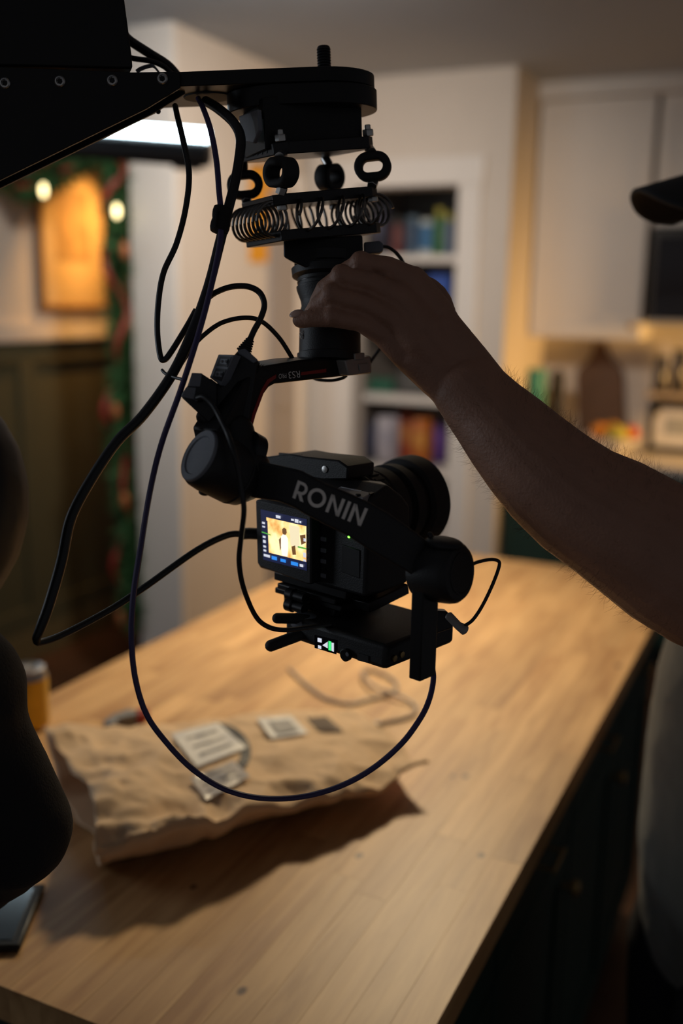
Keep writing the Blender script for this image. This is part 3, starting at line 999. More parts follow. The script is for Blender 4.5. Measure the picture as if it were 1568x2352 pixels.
# ================================================================== CRANE HEAD
_t = math.radians(3.0)
A0 = RH * math.cos(_t) + Z * math.sin(_t)
B0 = FH.copy()
U0 = A0.cross(B0).normalized()
KB = P(784, 150, 0.80)


def K(a, b, u):
    return KB + A0 * a + B0 * b + U0 * u


def stadium(a0, a1, r, b, round_left, u):
    pts = []
    if round_left:
        for k in range(25):
            th = math.pi / 2 + math.pi * k / 24
            pts.append(K(a0 + r * math.cos(th), b + r * math.sin(th), u))
    else:
        pts += [K(a0, b + r, u), K(a0, b - r, u)]
    for k in range(25):
        th = -math.pi / 2 + math.pi * k / 24
        pts.append(K(a1 + r * math.cos(th), b + r * math.sin(th), u))
    return pts


crane = thing('camera_crane_head', K(-0.17, 0.04, -0.03), 'black crane head plate with bolted wedge bracket entering from above', 'camera crane')
MB().prism(stadium(-0.36, -0.0165, 0.044, 0.044, False, 0), -U0 * 0.0112).build('long_plate', M_BLK, crane, bevel=0.0008)
MB().prism(stadium(-0.0535, -0.0152, 0.0445, 0.044, True, -0.0118), -U0 * 0.0160).build('round_plate', M_BLK, crane, bevel=0.0008)
MB().lathe(K(-0.114, 0.044, -0.0112), -U0, [(0, 0.021), (0.0012, 0.0205)], 28).build('cable_grommet', M_RUB, crane)
kp = K(-0.0144, 0.044, 0)
kn = MB().lathe(kp, U0, [(0, 0.0052), (0.001, 0.0056), (0.0235, 0.0056), (0.0250, 0.0046)], 24)
kn.build('threaded_stud', M_BLKM, crane)
for k in range(9):
    MB().lathe(kp + U0 * (0.004 + k * 0.0022), U0, [(0, 0.0056), (0.0006, 0.0061), (0.0012, 0.0056)], 24).build('thread_ridge', M_BLKM, crane)
wedge = [(-330, 140), (303, 166), (400, 164), (413, 168), (413, 202), (335, 250), (-330, 575)]
wp = [on(x, y, K(0, -0.0045, 0), -B0) for x, y in wedge]
MB().prism(wp, B0 * 0.004).build('side_bracket', M_BLK, crane, bevel=0.0006)
MB().prism([p + B0 * 0.024 for p in wp], B0 * 0.004).build('side_bracket', M_BLK, crane, bevel=0.0006)
bo = [(-330, -150), (268, -150), (286, 0), (303, 130), (305, 158), (-330, 142)]
bp_ = [on(x, y, K(0, -0.002, 0), -B0) for x, y in bo]
MB().prism(bp_, B0 * 0.080 - A0 * 0.026).build('motor_housing', M_BLK, crane, bevel=0.002)
jc = K(-0.95, 0.028, -0.03)
MB().box(jc, 0.60, 0.020, 0.032, (A0, B0, U0)).build('jib_tube', M_BLK, crane, bevel=0.003)
MB().box(jc + U0 * 0.11, 0.60, 0.012, 0.012, (A0, B0, U0)).build('jib_parallel_bar', M_BLK, crane, bevel=0.002)
for x, y in ((-230, 199), (-110, 195), (12, 191), (138, 187), (258, 185), (373, 181)):
    c = on(x, y, K(0, -0.0045, 0), -B0)
    bl = MB().lathe(c, -B0, [(0, 0.0044), (0.0012, 0.0044), (0.0022, 0.0036), (0.0024, 0.0026), (0.0010, 0.0024)], 24).build('bolt', M_STEEL, crane)
    MB().lathe(c - B0 * 0.0010, -B0, [(0, 0.0023), (0.0004, 0.0023)], 6).build('hex_socket', M_BLK, bl)
for x in (352, 363):
    p0 = P(x, 240, 0.83)
    MB().limb([(p0, 0.002), (P(x, 256, 0.83), 0.0022)], 8, 3).build('rubber_foot', M_RUB, crane)

# block between crane plate and isolator
ROT = math.radians(27)
A1 = RH * math.cos(ROT) + FH * math.sin(ROT)
B1 = -RH * math.sin(ROT) + FH * math.cos(ROT)
iso = thing('vibration_isolator', P(700, 440, 0.85), 'black vibration isolator of plates, rubber rings and wire rope coils', 'isolator')


def corner_prism(N, R, L, thick, dN, dR, dL, name, m, bevel=0.0008):
    n, r, l = P(*N, dN), P(*R, dR), P(*L, dL)
    up = (r - n).cross(l - n).normalized()
    if up.z < 0:
        up = -up
    cut = 0.10
    poly = []
    f = r + l - n
    cs = [n, r, f, l]
    for i in range(4):
        c, a, b = cs[i], cs[i - 1], cs[(i + 1) % 4]
        poly += [c.lerp(a, cut), c.lerp(b, cut)]
    return MB().prism(poly, -up * thick).build(name, m, iso, bevel=bevel), cs, up


# docking block under the crane plate
blk = [P(603, 232, 0.80), P(829, 222, 0.835), P(557, 262, 0.845)]
f4 = blk[1] + blk[2] - blk[0]
MB().prism([blk[0] + Z * 0.003, blk[1] + Z * 0.005, f4 + Z * 0.006, blk[2] + Z * 0.004], -U0 * 0.040).build('docking_block', M_BLK, iso, bevel=0.001)
side = [P(557, 268, 0.838), P(601, 252, 0.797), P(604, 300, 0.797), P(590, 330, 0.81), P(565, 325, 0.835)]
MB().prism(side, (-RH * 0.8 - FH * 0.6) * 0.004).build('latch_plate', M_GREYP, iso, bevel=0.001)

up_pl, CU, UU = corner_prism((637, 325), (868, 311), (534, 350), 0.0098, 0.795, 0.838, 0.875, 'upper_plate', M_BLKM)
mid_pl, CM, UM = corner_prism((634, 446), (876, 425), (546, 468), 0.0085, 0.795, 0.838, 0.875, 'middle_plate', M_BLKM)
bot_pl, CB, UB = corner_prism((655, 527), (885, 509), (554, 548), 0.0085, 0.800, 0.840, 0.875, 'bottom_plate', M_BLKM)
for k in range(7):
    p = CU[3].lerp(CU[0], 0.16 + k * 0.10) - UU * 0.0055
    nrm = (-B1 * 0.0 - A1).normalized()
    MB().lathe(p + nrm * 0.0001, nrm, [(0, 0.0017), (0.0003, 0.0017)], 10).build('threaded_hole', M_INK, iso)


def hexnut(p, up, r=0.0050, h=0.0055):
    return MB().lathe(p, up, [(0, r * 0.94), (h * 0.15, r), (h * 0.85, r), (h, r * 0.94)], 6).build('hex_nut', M_STEEL, iso, bevel=0.0003)


def ringmesh(c, axis, w, h, wall, L, up):
    axis = axis.normalized()
    up = (up - axis * up.dot(axis)).normalized()
    rt = up.cross(axis)
    n = 40

    def oval(W, H):
        r = H / 2
        s_ = W / 2 - r
        out_ = []
        for k in range(n):
            th = 2 * math.pi * k / n
            out_.append(rt * (math.cos(th) * r + (s_ if math.cos(th) > 0 else -s_)) + up * (math.sin(th) * r))
        return out_
    o1, i1 = oval(w, h), oval(w - 2 * wall, h - 2 * wall)
    b = L * 0.10
    o1b, i1b = oval(w - 2 * b, h - 2 * b), oval(w - 2 * wall + 2 * b, h - 2 * wall + 2 * b)
    loops = [[c + p - axis * (L / 2 - b) for p in o1], [c + p - axis * L / 2 for p in o1b], [c + p - axis * L / 2 for p in i1b], [c + p - axis * (L / 2 - b) for p in i1],
             [c + p + axis * (L / 2 - b) for p in i1], [c + p + axis * L / 2 for p in i1b], [c + p + axis * L / 2 for p in o1b], [c + p + axis * (L / 2 - b) for p in o1]]
    vs = [p for l in loops for p in l]
    fs = []
    for a in range(8):
        a2 = (a + 1) % 8
        for k in range(n):
            k2 = (k + 1) % n
            fs.append((a * n + k, a * n + k2, a2 * n + k2, a2 * n + k))
    return MB().add(vs, fs).build('rubber_ring', M_RUB, iso, angle=50)


ring_px = [(645, 396, 0.797, -RH * 0.72 - FH * 0.70, 0.0310), (856, 383, 0.840, -RH * 0.10 - FH, 0.0310), (757, 407, 0.915, RH * 0.82 - FH * 0.57, 0.0310), (562, 425, 0.875, RH * 0.12 - FH, 0.0315)]
for k, (x, y, d, ax_, wd) in enumerate(ring_px):
    c = P(x, y, d)
    ringmesh(c, ax_, wd, 0.0235, 0.0068, 0.015, UU)
    # studs and nuts through both plates at this corner
    ct_, cm_ = [CU[0], CU[1], CU[2], CU[3]][k], [CM[0], CM[1], CM[2], CM[3]][k]
    cen_u = (CU[0] + CU[2]) / 2
    cen_m = (CM[0] + CM[2]) / 2
    pu = ct_.lerp(cen_u, 0.13)
    pm = cm_.lerp(cen_m, 0.13)
    hexnut(pu + UU * 0.0002, UU)
    MB().lathe(pu + UU * 0.0055, UU, [(0, 0.0026), (0.0035, 0.0026), (0.004, 0.0020)], 14).build('stud', M_STEEL, iso)
    dn_ = (pu - UU * 0.0100)
    MB().cyl(dn_, c + UU * 0.0112, 0.0042, 14).build('spacer', M_STEEL, iso)
    MB().cyl(pm + UM * 0.0002, c - UU * 0.0112, 0.0046, 6).build('hex_nut', M_STEEL, iso, bevel=0.0003)
    hexnut(pm - UM * 0.0086, -UM, 0.0045, 0.004)

# wire rope coils between middle and bottom plates
for (i, j, turns, off) in ((3, 0, 8, 0.30), (0, 1, 4, 0.06), (1, 2, 8, 0.30), (2, 3, 6, 0.10)):
    a = (CM[i] - UM * 0.0085 + CB[i]) / 2
    b = (CM[j] - UM * 0.0085 + CB[j]) / 2
    cen = (CM[0] + CM[2] - UM * 0.017 + CB[0] + CB[2]) / 4
    outw = ((a + b) / 2 - cen).normalized()
    tv = (b - a)
    L = tv.length
    tv.normalize()
    H = ((CM[i] - UM * 0.0085) - CB[i]).length / 2
    for q in range(turns):
        cpt = a + tv * L * (0.10 + 0.80 * (q + 0.5) / turns) + outw * 0.0015
        pts = []
        for k in range(25):
            th = 2 * math.pi * k / 24
            pts.append(cpt + UM * math.sin(th) * (H + 0.0022) + outw * math.cos(th) * 0.0125 + tv * (L * 0.80 / turns * (k / 24 - 0.5) + 0.0035 * math.sin(th)))
        MB().tube(pts, 0.0013, 6).build('rope_loop', M_ROPE, iso)

# ================================================================== GIMBAL
PHI = math.radians(42)
FG = RH * math.sin(PHI) + FH * math.cos(PHI)
RG = RH * math.cos(PHI) - FH * math.sin(PHI)
gim = thing('camera_gimbal', P(757, 840, 0.85), 'black motorised gimbal hanging upside down from the isolator plates', 'gimbal')
MB().prism([P(x, y, 0.822) for x, y in ((651, 550), (832, 540), (834, 601), (700, 614), (673, 602), (651, 590))], FH * 0.055).build('mount_block', M_BLK, gim, bevel=0.0015)
pa0, pa1 = P(759, 590, 0.85), P(757, 828, 0.85)
k_ = 0.85 / FPX
prof = [(590, 83), (612, 83), (614, 79), (619, 79), (621, 90), (637, 88), (643, 76), (660, 74), (662, 78), (668, 77), (692, 68), (704, 66), (712, 68), (740, 70), (812, 71), (814, 75), (832, 75)]
MB().lathe(pa0, pa1 - pa0, [((y - 590) * k_, r * k_) for y, r in prof], 48).build('pan_motor', M_BLKP, gim, angle=30)
for yy in (650, 720):
    MB().lathe(P(759 - 2 * (yy - 590) / 238, yy, 0.85), pa1 - pa0, [(0, 76 * k_ if yy == 650 else 69.5 * k_), (0.0006, 76.5 * k_ if yy == 650 else 70 * k_), (0.0012, 76 * k_ if yy == 650 else 69.5 * k_)], 48).build('grip_groove', M_BLKM, gim)
# pale mark on the lower collar
for pts in ([(689, 762), (695, 768), (690, 776)], [(694, 760), (699, 766)], [(688, 768), (693, 778)]):
    q = [P(x, y, 0.8362) for x, y in pts]
    MB().tube(q, 0.0006, 6).build('collar_mark', M_LETTER2, gim)
# pan arm, seen on its side face
SP = P(757, 842, 0.85) + RG * 0.017


def sidepoly(pts, lift=0.0, thick=0.03):
    poly = [on(x, y, SP + RG * lift, RG) for x, y in pts]
    return MB().prism(poly, -RG * thick)


arm = sidepoly([(853, 817), (690, 827), (600, 842), (560, 878), (522, 955), (500, 990), (508, 1030), (560, 1050), (565, 1012), (580, 978), (607, 905), (618, 890), (632, 882), (745, 869), (855, 858)])
arm.build('pan_arm', M_BLK, gim, bevel=0.0018)
sidepoly([(749, 847), (692, 855), (691, 862), (749, 855)], 0.0005, 0.0005).build('red_stripe', M_RED, gim)
sidepoly([(634, 860), (614, 872), (601, 894), (580, 950), (575, 975), (581, 975), (587, 952), (607, 899), (618, 880), (634, 868)], 0.0005, 0.0005).build('red_stripe', M_RED, gim)
sidepoly([(792, 828), (850, 818), (854, 856), (800, 863)], 0.010, 0.020).build('latch_bracket', M_SILV, gim, bevel=0.001)
sidepoly([(824, 836), (846, 833), (848, 850), (827, 854)], 0.0112, 0.0012).build('latch_button', M_SILV, gim, bevel=0.0006)
sidepoly([(815, 812), (838, 810), (838, 826), (815, 828)], 0.011, 0.012).build('latch_tab', M_SILV, gim, bevel=0.001)


def font_mesh(txt):
    cu = bpy.data.curves.new('lettering_curve', 'FONT')
    cu.body = txt
    cu.size = 1.0
    ob = bpy.data.objects.new('lettering_tmp', cu)
    COL.objects.link(ob)
    dg = bpy.context.evaluated_depsgraph_get()
    me = bpy.data.meshes.new_from_object(ob.evaluated_get(dg))
    vs = [v.co.copy() for v in me.vertices]
    fs = [tuple(p.vertices) for p in me.polygons]
    bpy.data.objects.remove(ob)
    bpy.data.curves.remove(cu)
    bpy.data.meshes.remove(me)
    return vs, fs


def lettering(name, txt, quad, place, m, parent):
    """quad: picture corners of the word's box (tl, tr, br, bl) as read in the word's own direction"""
    vs, fs = font_mesh(txt)
    x0, x1 = min(v.x for v in vs), max(v.x for v in vs)
    y0, y1 = min(v.y for v in vs), max(v.y for v in vs)
    out_ = []
    for v in vs:
        a, b = (v.x - x0) / (x1 - x0), 1 - (v.y - y0) / (y1 - y0)
        x = (quad[0][0] * (1 - a) + quad[1][0] * a) * (1 - b) + (quad[3][0] * (1 - a) + quad[2][0] * a) * b
        y = (quad[0][1] * (1 - a) + quad[1][1] * a) * (1 - b) + (quad[3][1] * (1 - a) + quad[2][1] * a) * b
        out_.append(place(x, y))
    return MB().add(out_, fs).build(name, m, parent, smooth=False)


lettering('model_lettering', 'RS3', ((689, 867), (663, 870), (662, 854), (688, 851)), lambda x, y: on(x, y, SP + RG * 0.0006, RG), M_LETTER2, gim)
lettering('model_lettering', 'PRO', ((658, 868), (640, 870), (640, 859), (657, 857)), lambda x, y: on(x, y, SP + RG * 0.0006, RG), M_LETTER2, gim)

# roll motor, axis tipped up towards the viewer's left
aR = (-RC * 0.70 + UC * 0.38 - FC * 0.60).normalized()
C1 = P(456, 1046, 0.735)
MB().lathe(C1, -aR, [(0.0006, 0.0200), (0.0015, 0.0212), (0.0045, 0.0226), (0.012, 0.0234), (0.034, 0.0234), (0.035, 0.0228), (0.036, 0.0234), (0.044, 0.0215), (0.050, 0.0170), (0.056, 0.012)], 48).build('roll_motor', M_BLKP, gim, angle=30)
cap = MB().lathe(C1, aR, [(-0.0012, 0.0208), (0.0004, 0.0205), (0.0010, 0.0198), (0.0010, 0.0156), (0.0000, 0.0146), (0.0000, 0.0001)], 48).build('motor_cap', M_GREYP, gim, angle=25)
for an in (0.6, 1.2):
    v = (UC * -math.cos(an) + RC * -math.sin(an)) * 0.0222
    v = v - aR * v.dot(aR)
    MB().ell(C1 - aR * 0.020 + v.normalized() * 0.0222, 0.005, 0.004, 0.003, seg=12, rings=8).build('casing_lug', M_BLKP, gim)
# joint between pan arm and roll motor
MB().limb([(P(545, 990, 0.765), 0.013), (P(552, 1030, 0.762), 0.014), (P(570, 1075, 0.757), 0.017)], 20, 5).build('arm_joint', M_BLKP, gim)
MB().lathe(P(590, 1050, 0.765), aR, [(0, 0.012), (0.003, 0.0165), (0.012, 0.0165), (0.013, 0.012)], 32).build('joint_collar', M_BLKM, gim)

# roll arm, a bent bar seen from the front
st = [(548, 1046, 1138, 0.757), (582, 1056, 1143, 0.746), (640, 1068, 1152, 0.733), (676, 1076, 1166, 0.728), (694, 1081, 1178, 0.727), (747, 1110, 1205, 0.727), (800, 1131, 1232, 0.728), (846, 1152, 1262, 0.729),
      (890, 1177, 1287, 0.731), (926, 1202, 1308, 0.734), (960, 1226, 1330, 0.738), (992, 1252, 1352, 0.744), (1030, 1275, 1375, 0.752)]
s = MB()
vs, fs = [], []
TH = 0.020
for (x, yt, yb, d) in st:
    t_, b_ = P(x, yt, d), P(x, yb, d)
    tb_, bb_ = t_ + FC * TH, b_ + FC * TH
    vs += [t_, b_, bb_, tb_]
n = len(st)
for i in range(n - 1):
    for k in range(4):
        k2 = (k + 1) % 4
        fs.append((i * 4 + k, i * 4 + k2, i * 4 + 4 + k2, i * 4 + 4 + k))
fs += [(0, 1, 2, 3), tuple((n - 1) * 4 + k for k in (3, 2, 1, 0))]
s.add(vs, fs)
face_bvh = BVHTree.FromPolygons(s.v, s.f)
s.build('roll_arm', M_BLKP, gim, bevel=0.0022, bseg=3, angle=20)


def on_arm(x, y, lift=0.0004):
    r = ray(x, y).normalized()
    h, _, _, _ = face_bvh.ray_cast(CAM, r)
    if h is None:
        h = P(x, y, 0.728)
    return h - r * lift


# block letters R O N I N built from strokes on a unit cell
def stroke(p, q, w):
    p, q = Vector((*p, 0)), Vector((*q, 0))
    d = (q - p).normalized()
    nrm = Vector((-d.y, d.x, 0)) * w / 2
    return [p - nrm, p + nrm, q + nrm, q - nrm]


def arc(c, r0, r1, a0, a1, n=24, sx=1.0):
    quads = []
    for k in range(n):
        t0, t1 = a0 + (a1 - a0) * k / n, a0 + (a1 - a0) * (k + 1) / n
        quads.append([Vector((c[0] + r * math.cos(t) * sx, c[1] + r * math.sin(t), 0)) for r, t in ((r0, t0), (r1, t0), (r1, t1), (r0, t1))])
    return quads


W = 0.185
LET = {
    'R': (0.62, [[Vector((0, 0, 0)), Vector((W, 0, 0)), Vector((W, 1, 0)), Vector((0, 1, 0))],
                 [Vector((W, 1 - W * 0.85, 0)), Vector((W, 1, 0)), Vector((0.33, 1, 0)), Vector((0.33, 1 - W * 0.85, 0))],
                 [Vector((W, 0.38 - 0.08, 0)), Vector((W, 0.38 + 0.08, 0)), Vector((0.33, 0.46, 0)), Vector((0.33, 0.30, 0))],
                 [Vector((0.22, 0.34, 0)), Vector((0.44, 0.34, 0)), Vector((0.68, 0, 0)), Vector((0.46, 0, 0))]] + arc((0.33, 0.65), 0.19, 0.35, -math.pi / 2, math.pi / 2, 14)),
    'O': (1.04, arc((0.52, 0.5), 0.335, 0.52, 0, 2 * math.pi, 36)),
    'N': (0.82, [[Vector((0, 0, 0)), Vector((W, 0, 0)), Vector((W, 1, 0)), Vector((0, 1, 0))],
                 [Vector((0.82 - W, 0, 0)), Vector((0.82, 0, 0)), Vector((0.82, 1, 0)), Vector((0.82 - W, 1, 0))],
                 [Vector((0, 1, 0)), Vector((W * 0.95, 1, 0)), Vector((0.82, 0, 0)), Vector((0.82 - W * 0.95, 0, 0))]]),
    'I': (W, [[Vector((0, 0, 0)), Vector((W, 0, 0)), Vector((W, 1, 0)), Vector((0, 1, 0))]]),
}
LQ = ((684, 1103), (845, 1169), (828, 1209), (671, 1143))
xs, tot = [], 0.0
for ch in 'RONIN':
    xs.append(tot)
    tot += LET[ch][0] + 0.17
tot -= 0.17
for ch, x0 in zip('RONIN', xs):
    vs, fs = [], []
    for qd in LET[ch][1]:
        # split every stroke so that it follows the bar
        base = len(vs)
        m = 4
        for i in range(m + 1):
            a = qd[0].lerp(qd[3], i / m)
            b = qd[1].lerp(qd[2], i / m)
            for v in (a, b):
                u, w_ = (v.x + x0) / tot, 1 - v.y
                x = (LQ[0][0] * (1 - u) + LQ[1][0] * u) * (1 - w_) + (LQ[3][0] * (1 - u) + LQ[2][0] * u) * w_
                y = (LQ[0][1] * (1 - u) + LQ[1][1] * u) * (1 - w_) + (LQ[3][1] * (1 - u) + LQ[2][1] * u) * w_
                vs.append(on_arm(x, y))
        for i in range(m):
            fs.append((base + i * 2, base + i * 2 + 1, base + i * 2 + 3, base + i * 2 + 2))
    MB().add(vs, fs).build('arm_letter', M_LETTER, gim, smooth=False)

# tilt motor and the post below it
aT = (RC * 0.78 - FC * 0.60 - UC * 0.05).normalized()
C2 = P(1060, 1317, 0.738)
MB().lathe(C2, -aT, [(0.0, 0.0170), (0.0012, 0.0205), (0.004, 0.0228), (0.008, 0.0236), (0.028, 0.0236), (0.036, 0.021), (0.040, 0.015)], 48).build('tilt_motor', M_BLKP, gim, angle=30)
MB().lathe(C2, aT, [(-0.001, 0.0165), (0.0008, 0.0162), (0.0010, 0.0150), (0.0004, 0.0142), (0.0004, 0.0001)], 48).build('motor_cap', M_BLKP, gim, angle=25)
MB().ell(C2 - aT * 0.012 + Z * 0.022 - RC * 0.004, 0.016, 0.012, 0.005, (RG, FG, Z)).build('shoulder', M_BLKP, gim)
MB().limb([(P(987, 1228, 0.745), 0.0022), (P(992, 1238, 0.745), 0.0024)], 8, 3).build('lock_tab', M_BLKP, gim)
pn = P(964, 1567, 0.752)
MB().box(pn - RG * 0.0055 + FG * 0.0100 + Z * 0.044, 0.0055, 0.0100, 0.044, (RG, FG, Z)).build('tilt_post', M_BLK, gim, bevel=0.0012)

# ================================================================== CINEMA CAMERA
cine = thing('cinema_camera', P(780, 1360, 0.83), 'black compact cinema camera with lit rear screen held in the gimbal', 'camera')
n0 = P(840, 1372, 0.80)
prof = [(838, 1373), (880, 1362), (938, 1338), (943, 1300), (942, 1160), (925, 1138), (893, 1113), (846, 1150)]
body = MB().prism([on(x, y, n0, RG) for x, y in prof], -RG * 0.125)
body.build('body', M_BLKP, cine, bevel=0.003, bseg=3)


def rearpt(x, y, lift):
    return on(x, y, n0 - FG * lift, -FG)


def rear(pts, lift, thick):
    return MB().prism([rearpt(x, y, lift) for x, y in pts], FG * thick)


rear([(586, 1149), (594, 1147), (700, 1172), (714, 1178), (714, 1343), (704, 1342), (596, 1302), (590, 1294)], 0.0125, 0.0115).build('screen_housing', M_BLKP, cine, bevel=0.0015)
M_SCRN = mat('screen_dark_glow', (0.01, 0.01, 0.03), 0.3, emit=(0.010, 0.013, 0.045), estr=1.0)


def picture_mat():
    m = bpy.data.materials.new('screen_picture_glow')
    m.use_nodes = True
    nt = m.node_tree
    N, L = nt.nodes, nt.links
    b = N['Principled BSDF']
    tc = N.new('ShaderNodeTexCoord')
    ns = N.new('ShaderNodeTexNoise')
    ns.inputs['Scale'].default_value = 75
    ns.inputs['Detail'].default_value = 3
    L.new(tc.outputs['Object'], ns.inputs['Vector'])
    r = N.new('ShaderNodeValToRGB')
    e = r.color_ramp.elements
    e[0].position, e[0].color = 0.30, (0.55, 0.22, 0.03, 1)
    e[1].position, e[1].color = 0.62, (1.0, 0.80, 0.42, 1)
    x = e.new(0.46)
    x.color = (0.95, 0.58, 0.20, 1)
    L.new(ns.outputs['Fac'], r.inputs[0])
    L.new(r.outputs[0], b.inputs['Emission Color'])
    b.inputs['Emission Strength'].default_value = 1.35
    b.inputs['Base Color'].default_value = (0.02, 0.02, 0.02, 1)
    return m


def glow(name, c, s_):
    return mat(name, (0.02, 0.02, 0.02), 0.4, emit=c, estr=s_)


scr = rear([(598, 1170), (704, 1193), (704, 1311), (604, 1285)], 0.0128, 0.0002).build('screen', M_SCRN, cine, smooth=False)


def sq(a, b):
    """screen fractions to picture"""
    tl, tr, br, bl = (598, 1170), (704, 1193), (704, 1311), (604, 1285)
    x = (tl[0] * (1 - a) + tr[0] * a) * (1 - b) + (bl[0] * (1 - a) + br[0] * a) * b
    y = (tl[1] * (1 - a) + tr[1] * a) * (1 - b) + (bl[1] * (1 - a) + br[1] * a) * b
    return x, y


def sr(name, a0, a1, b0, b1, m, lift=0.0133):
    return rear([sq(a0, b0), sq(a1, b0), sq(a1, b1), sq(a0, b1)], lift, 0.0001).build(name, m, scr, smooth=False)


def sblob(name, pts, m, lift=0.0137):
    return rear([sq(a, b) for a, b in pts], lift, 0.0001).build(name, m, scr, smooth=False)


sr('screen_picture', 0.12, 0.99, 0.135, 0.83, picture_mat(), 0.0131)
sr('screen_margin', 0.0, 0.14, 0.20, 0.88, M_SCRN, 0.0133)
gw = glow('screen_white_glow', (0.85, 0.88, 1.0), 0.8)
gb = glow('screen_blue_glow', (0.03, 0.30, 1.0), 0.9)
gd = glow('screen_brown_glow', (0.16, 0.07, 0.02), 1.0)
gl = glow('screen_pale_glow', (1.0, 0.90, 0.72), 1.3)
gg = glow('screen_green_glow', (0.15, 0.75, 0.10), 0.6)
sblob('screen_figure_clothes', [(0.43, 0.45), (0.47, 0.40), (0.54, 0.40), (0.58, 0.46), (0.585, 0.66), (0.56, 0.82), (0.44, 0.82), (0.42, 0.64)], gl)
sblob('screen_figure_arm', [(0.38, 0.52), (0.43, 0.46), (0.43, 0.66), (0.40, 0.74)], gd)
sblob('screen_figure_head', [(0.46, 0.30), (0.50, 0.26), (0.55, 0.28), (0.56, 0.35), (0.53, 0.40), (0.48, 0.40), (0.46, 0.36)], gd)
sblob('screen_window', [(0.62, 0.18), (0.84, 0.18), (0.84, 0.60), (0.64, 0.58)], glow('screen_cream_glow', (1.0, 0.86, 0.56), 0.95), 0.0134)
sblob('screen_chair', [(0.66, 0.60), (0.74, 0.56), (0.76, 0.74), (0.68, 0.76)], gd)
sblob('screen_chair', [(0.85, 0.34), (0.97, 0.30), (0.98, 0.46), (0.88, 0.52)], gd)
sblob('screen_waveform', [(0.80, 0.56), (0.99, 0.56), (0.99, 0.59), (0.80, 0.59)], gg)
sblob('screen_waveform', [(0.0, 0.44), (0.20, 0.46), (0.20, 0.48), (0.0, 0.46)], gg)
for a0, a1, b0, b1, m in ((0.33, 0.43, 0.045, 0.10, gw), (0.66, 0.72, 0.05, 0.09, gw), (0.74, 0.82, 0.04, 0.11, gw), (0.84, 0.88, 0.06, 0.10, gw),
                          (0.02, 0.08, 0.24, 0.28, gw), (0.02, 0.08, 0.32, 0.35, gw), (0.02, 0.08, 0.52, 0.56, gw), (0.02, 0.08, 0.60, 0.66, gw), (0.02, 0.08, 0.71, 0.75, gw), (0.02, 0.08, 0.79, 0.83, gw),
                          (0.02, 0.16, 0.88, 0.93, gw), (0.20, 0.32, 0.88, 0.95, gb), (0.40, 0.52, 0.89, 0.95, gb), (0.64, 0.80, 0.89, 0.96, gb), (0.84, 0.92, 0.90, 0.95, gw),
                          (0.93, 0.98, 0.38, 0.44, gw), (0.92, 0.98, 0.66, 0.75, gw), (0.92, 0.98, 0.79, 0.83, gw)):
    sr('screen_icon', a0, a1, b0, b1, m, 0.0138)
rear([(720, 1190), (722, 1190), (722, 1335), (720, 1335)], 0.003, 0.004).build('screen_hinge', M_BLKM, cine)
for y in (1232, 1258, 1283, 1316):
    rear([(735, y), (747, y + 3), (747, y + 13), (735, y + 10)], 0.0016, 0.002).build('button', M_GREYP, cine, bevel=0.0005)
p = rearpt(801, 1233, 0.0006)
MB().ell(p, 0.0011, 0.0011, 0.0011, seg=10, rings=8).build('status_light', glow('green_led_glow', (0.15, 1.0, 0.05), 6), cine)
rear([(783, 1250), (826, 1264), (826, 1330), (783, 1314)], 0.0012, 0.0016).build('thumb_rest', M_RUB, cine, bevel=0.0008)
# hot-shoe block on top
hb = MB().prism([on(x, y, n0 + FG * 0.018, -FG) for x, y in ((797, 1102), (799, 1073), (776, 1057), (700, 1049), (664, 1042), (604, 1050), (594, 1060), (600, 1104))], FG * 0.034)
hb.build('handle_mount', M_BLKP, cine, bevel=0.0015)
for q in range(4):
    MB().prism([on(x, y, n0 + FG * (0.022 + q * 0.006), -FG) for x, y in ((690, 1052), (690, 1044), (640, 1040), (640, 1049))], FG * 0.0025).build('shoe_rail', M_BLKM, cine)
cz = n0 + Z * 0.0765
p = on(746, 1078, n0 + FG * 0.0178, -FG)
MB().lathe(p, -FG, [(0, 0.0032), (0.0006, 0.0030), (0.0008, 0.0014)], 16).build('mount_screw', M_STEEL, cine)
# top plate with small screen and buttons
tp = [on(x, y, P(862, 1117, 0.822), Z) for x, y in ((805, 1098), (876, 1106), (888, 1112), (834, 1143), (768, 1126))]
MB().prism(tp, -Z * 0.006).build('top_plate', mat('top_plate_grey', (0.30, 0.30, 0.31), 0.45, var=0.08), cine, bevel=0.001)
MB().prism([on(x, y, P(862, 1116, 0.822), Z) for x, y in ((806, 1101), (856, 1106), (828, 1128), (782, 1118))], -Z * 0.0012).build('top_panel', mat('pale_grey_panel', (0.50, 0.50, 0.52), 0.4, var=0.05), cine)
for (x, y, r_) in ((867, 1116, 0.0028), (822, 1137, 0.0022)):
    q = on(x, y, P(862, 1115, 0.822), Z)
    MB().lathe(q - Z * 0.001, Z, [(0, r_), (0.0016, r_), (0.0020, r_ * 0.8)], 16).build('button', M_BLKP, cine)
sl_ = [on(x, y, P(862, 1115.5, 0.822), Z) for x, y in ((846, 1131), (872, 1121), (876, 1124), (850, 1135))]
MB().prism(sl_, -Z * 0.001).build('record_key', M_BLK, cine, bevel=0.0003)
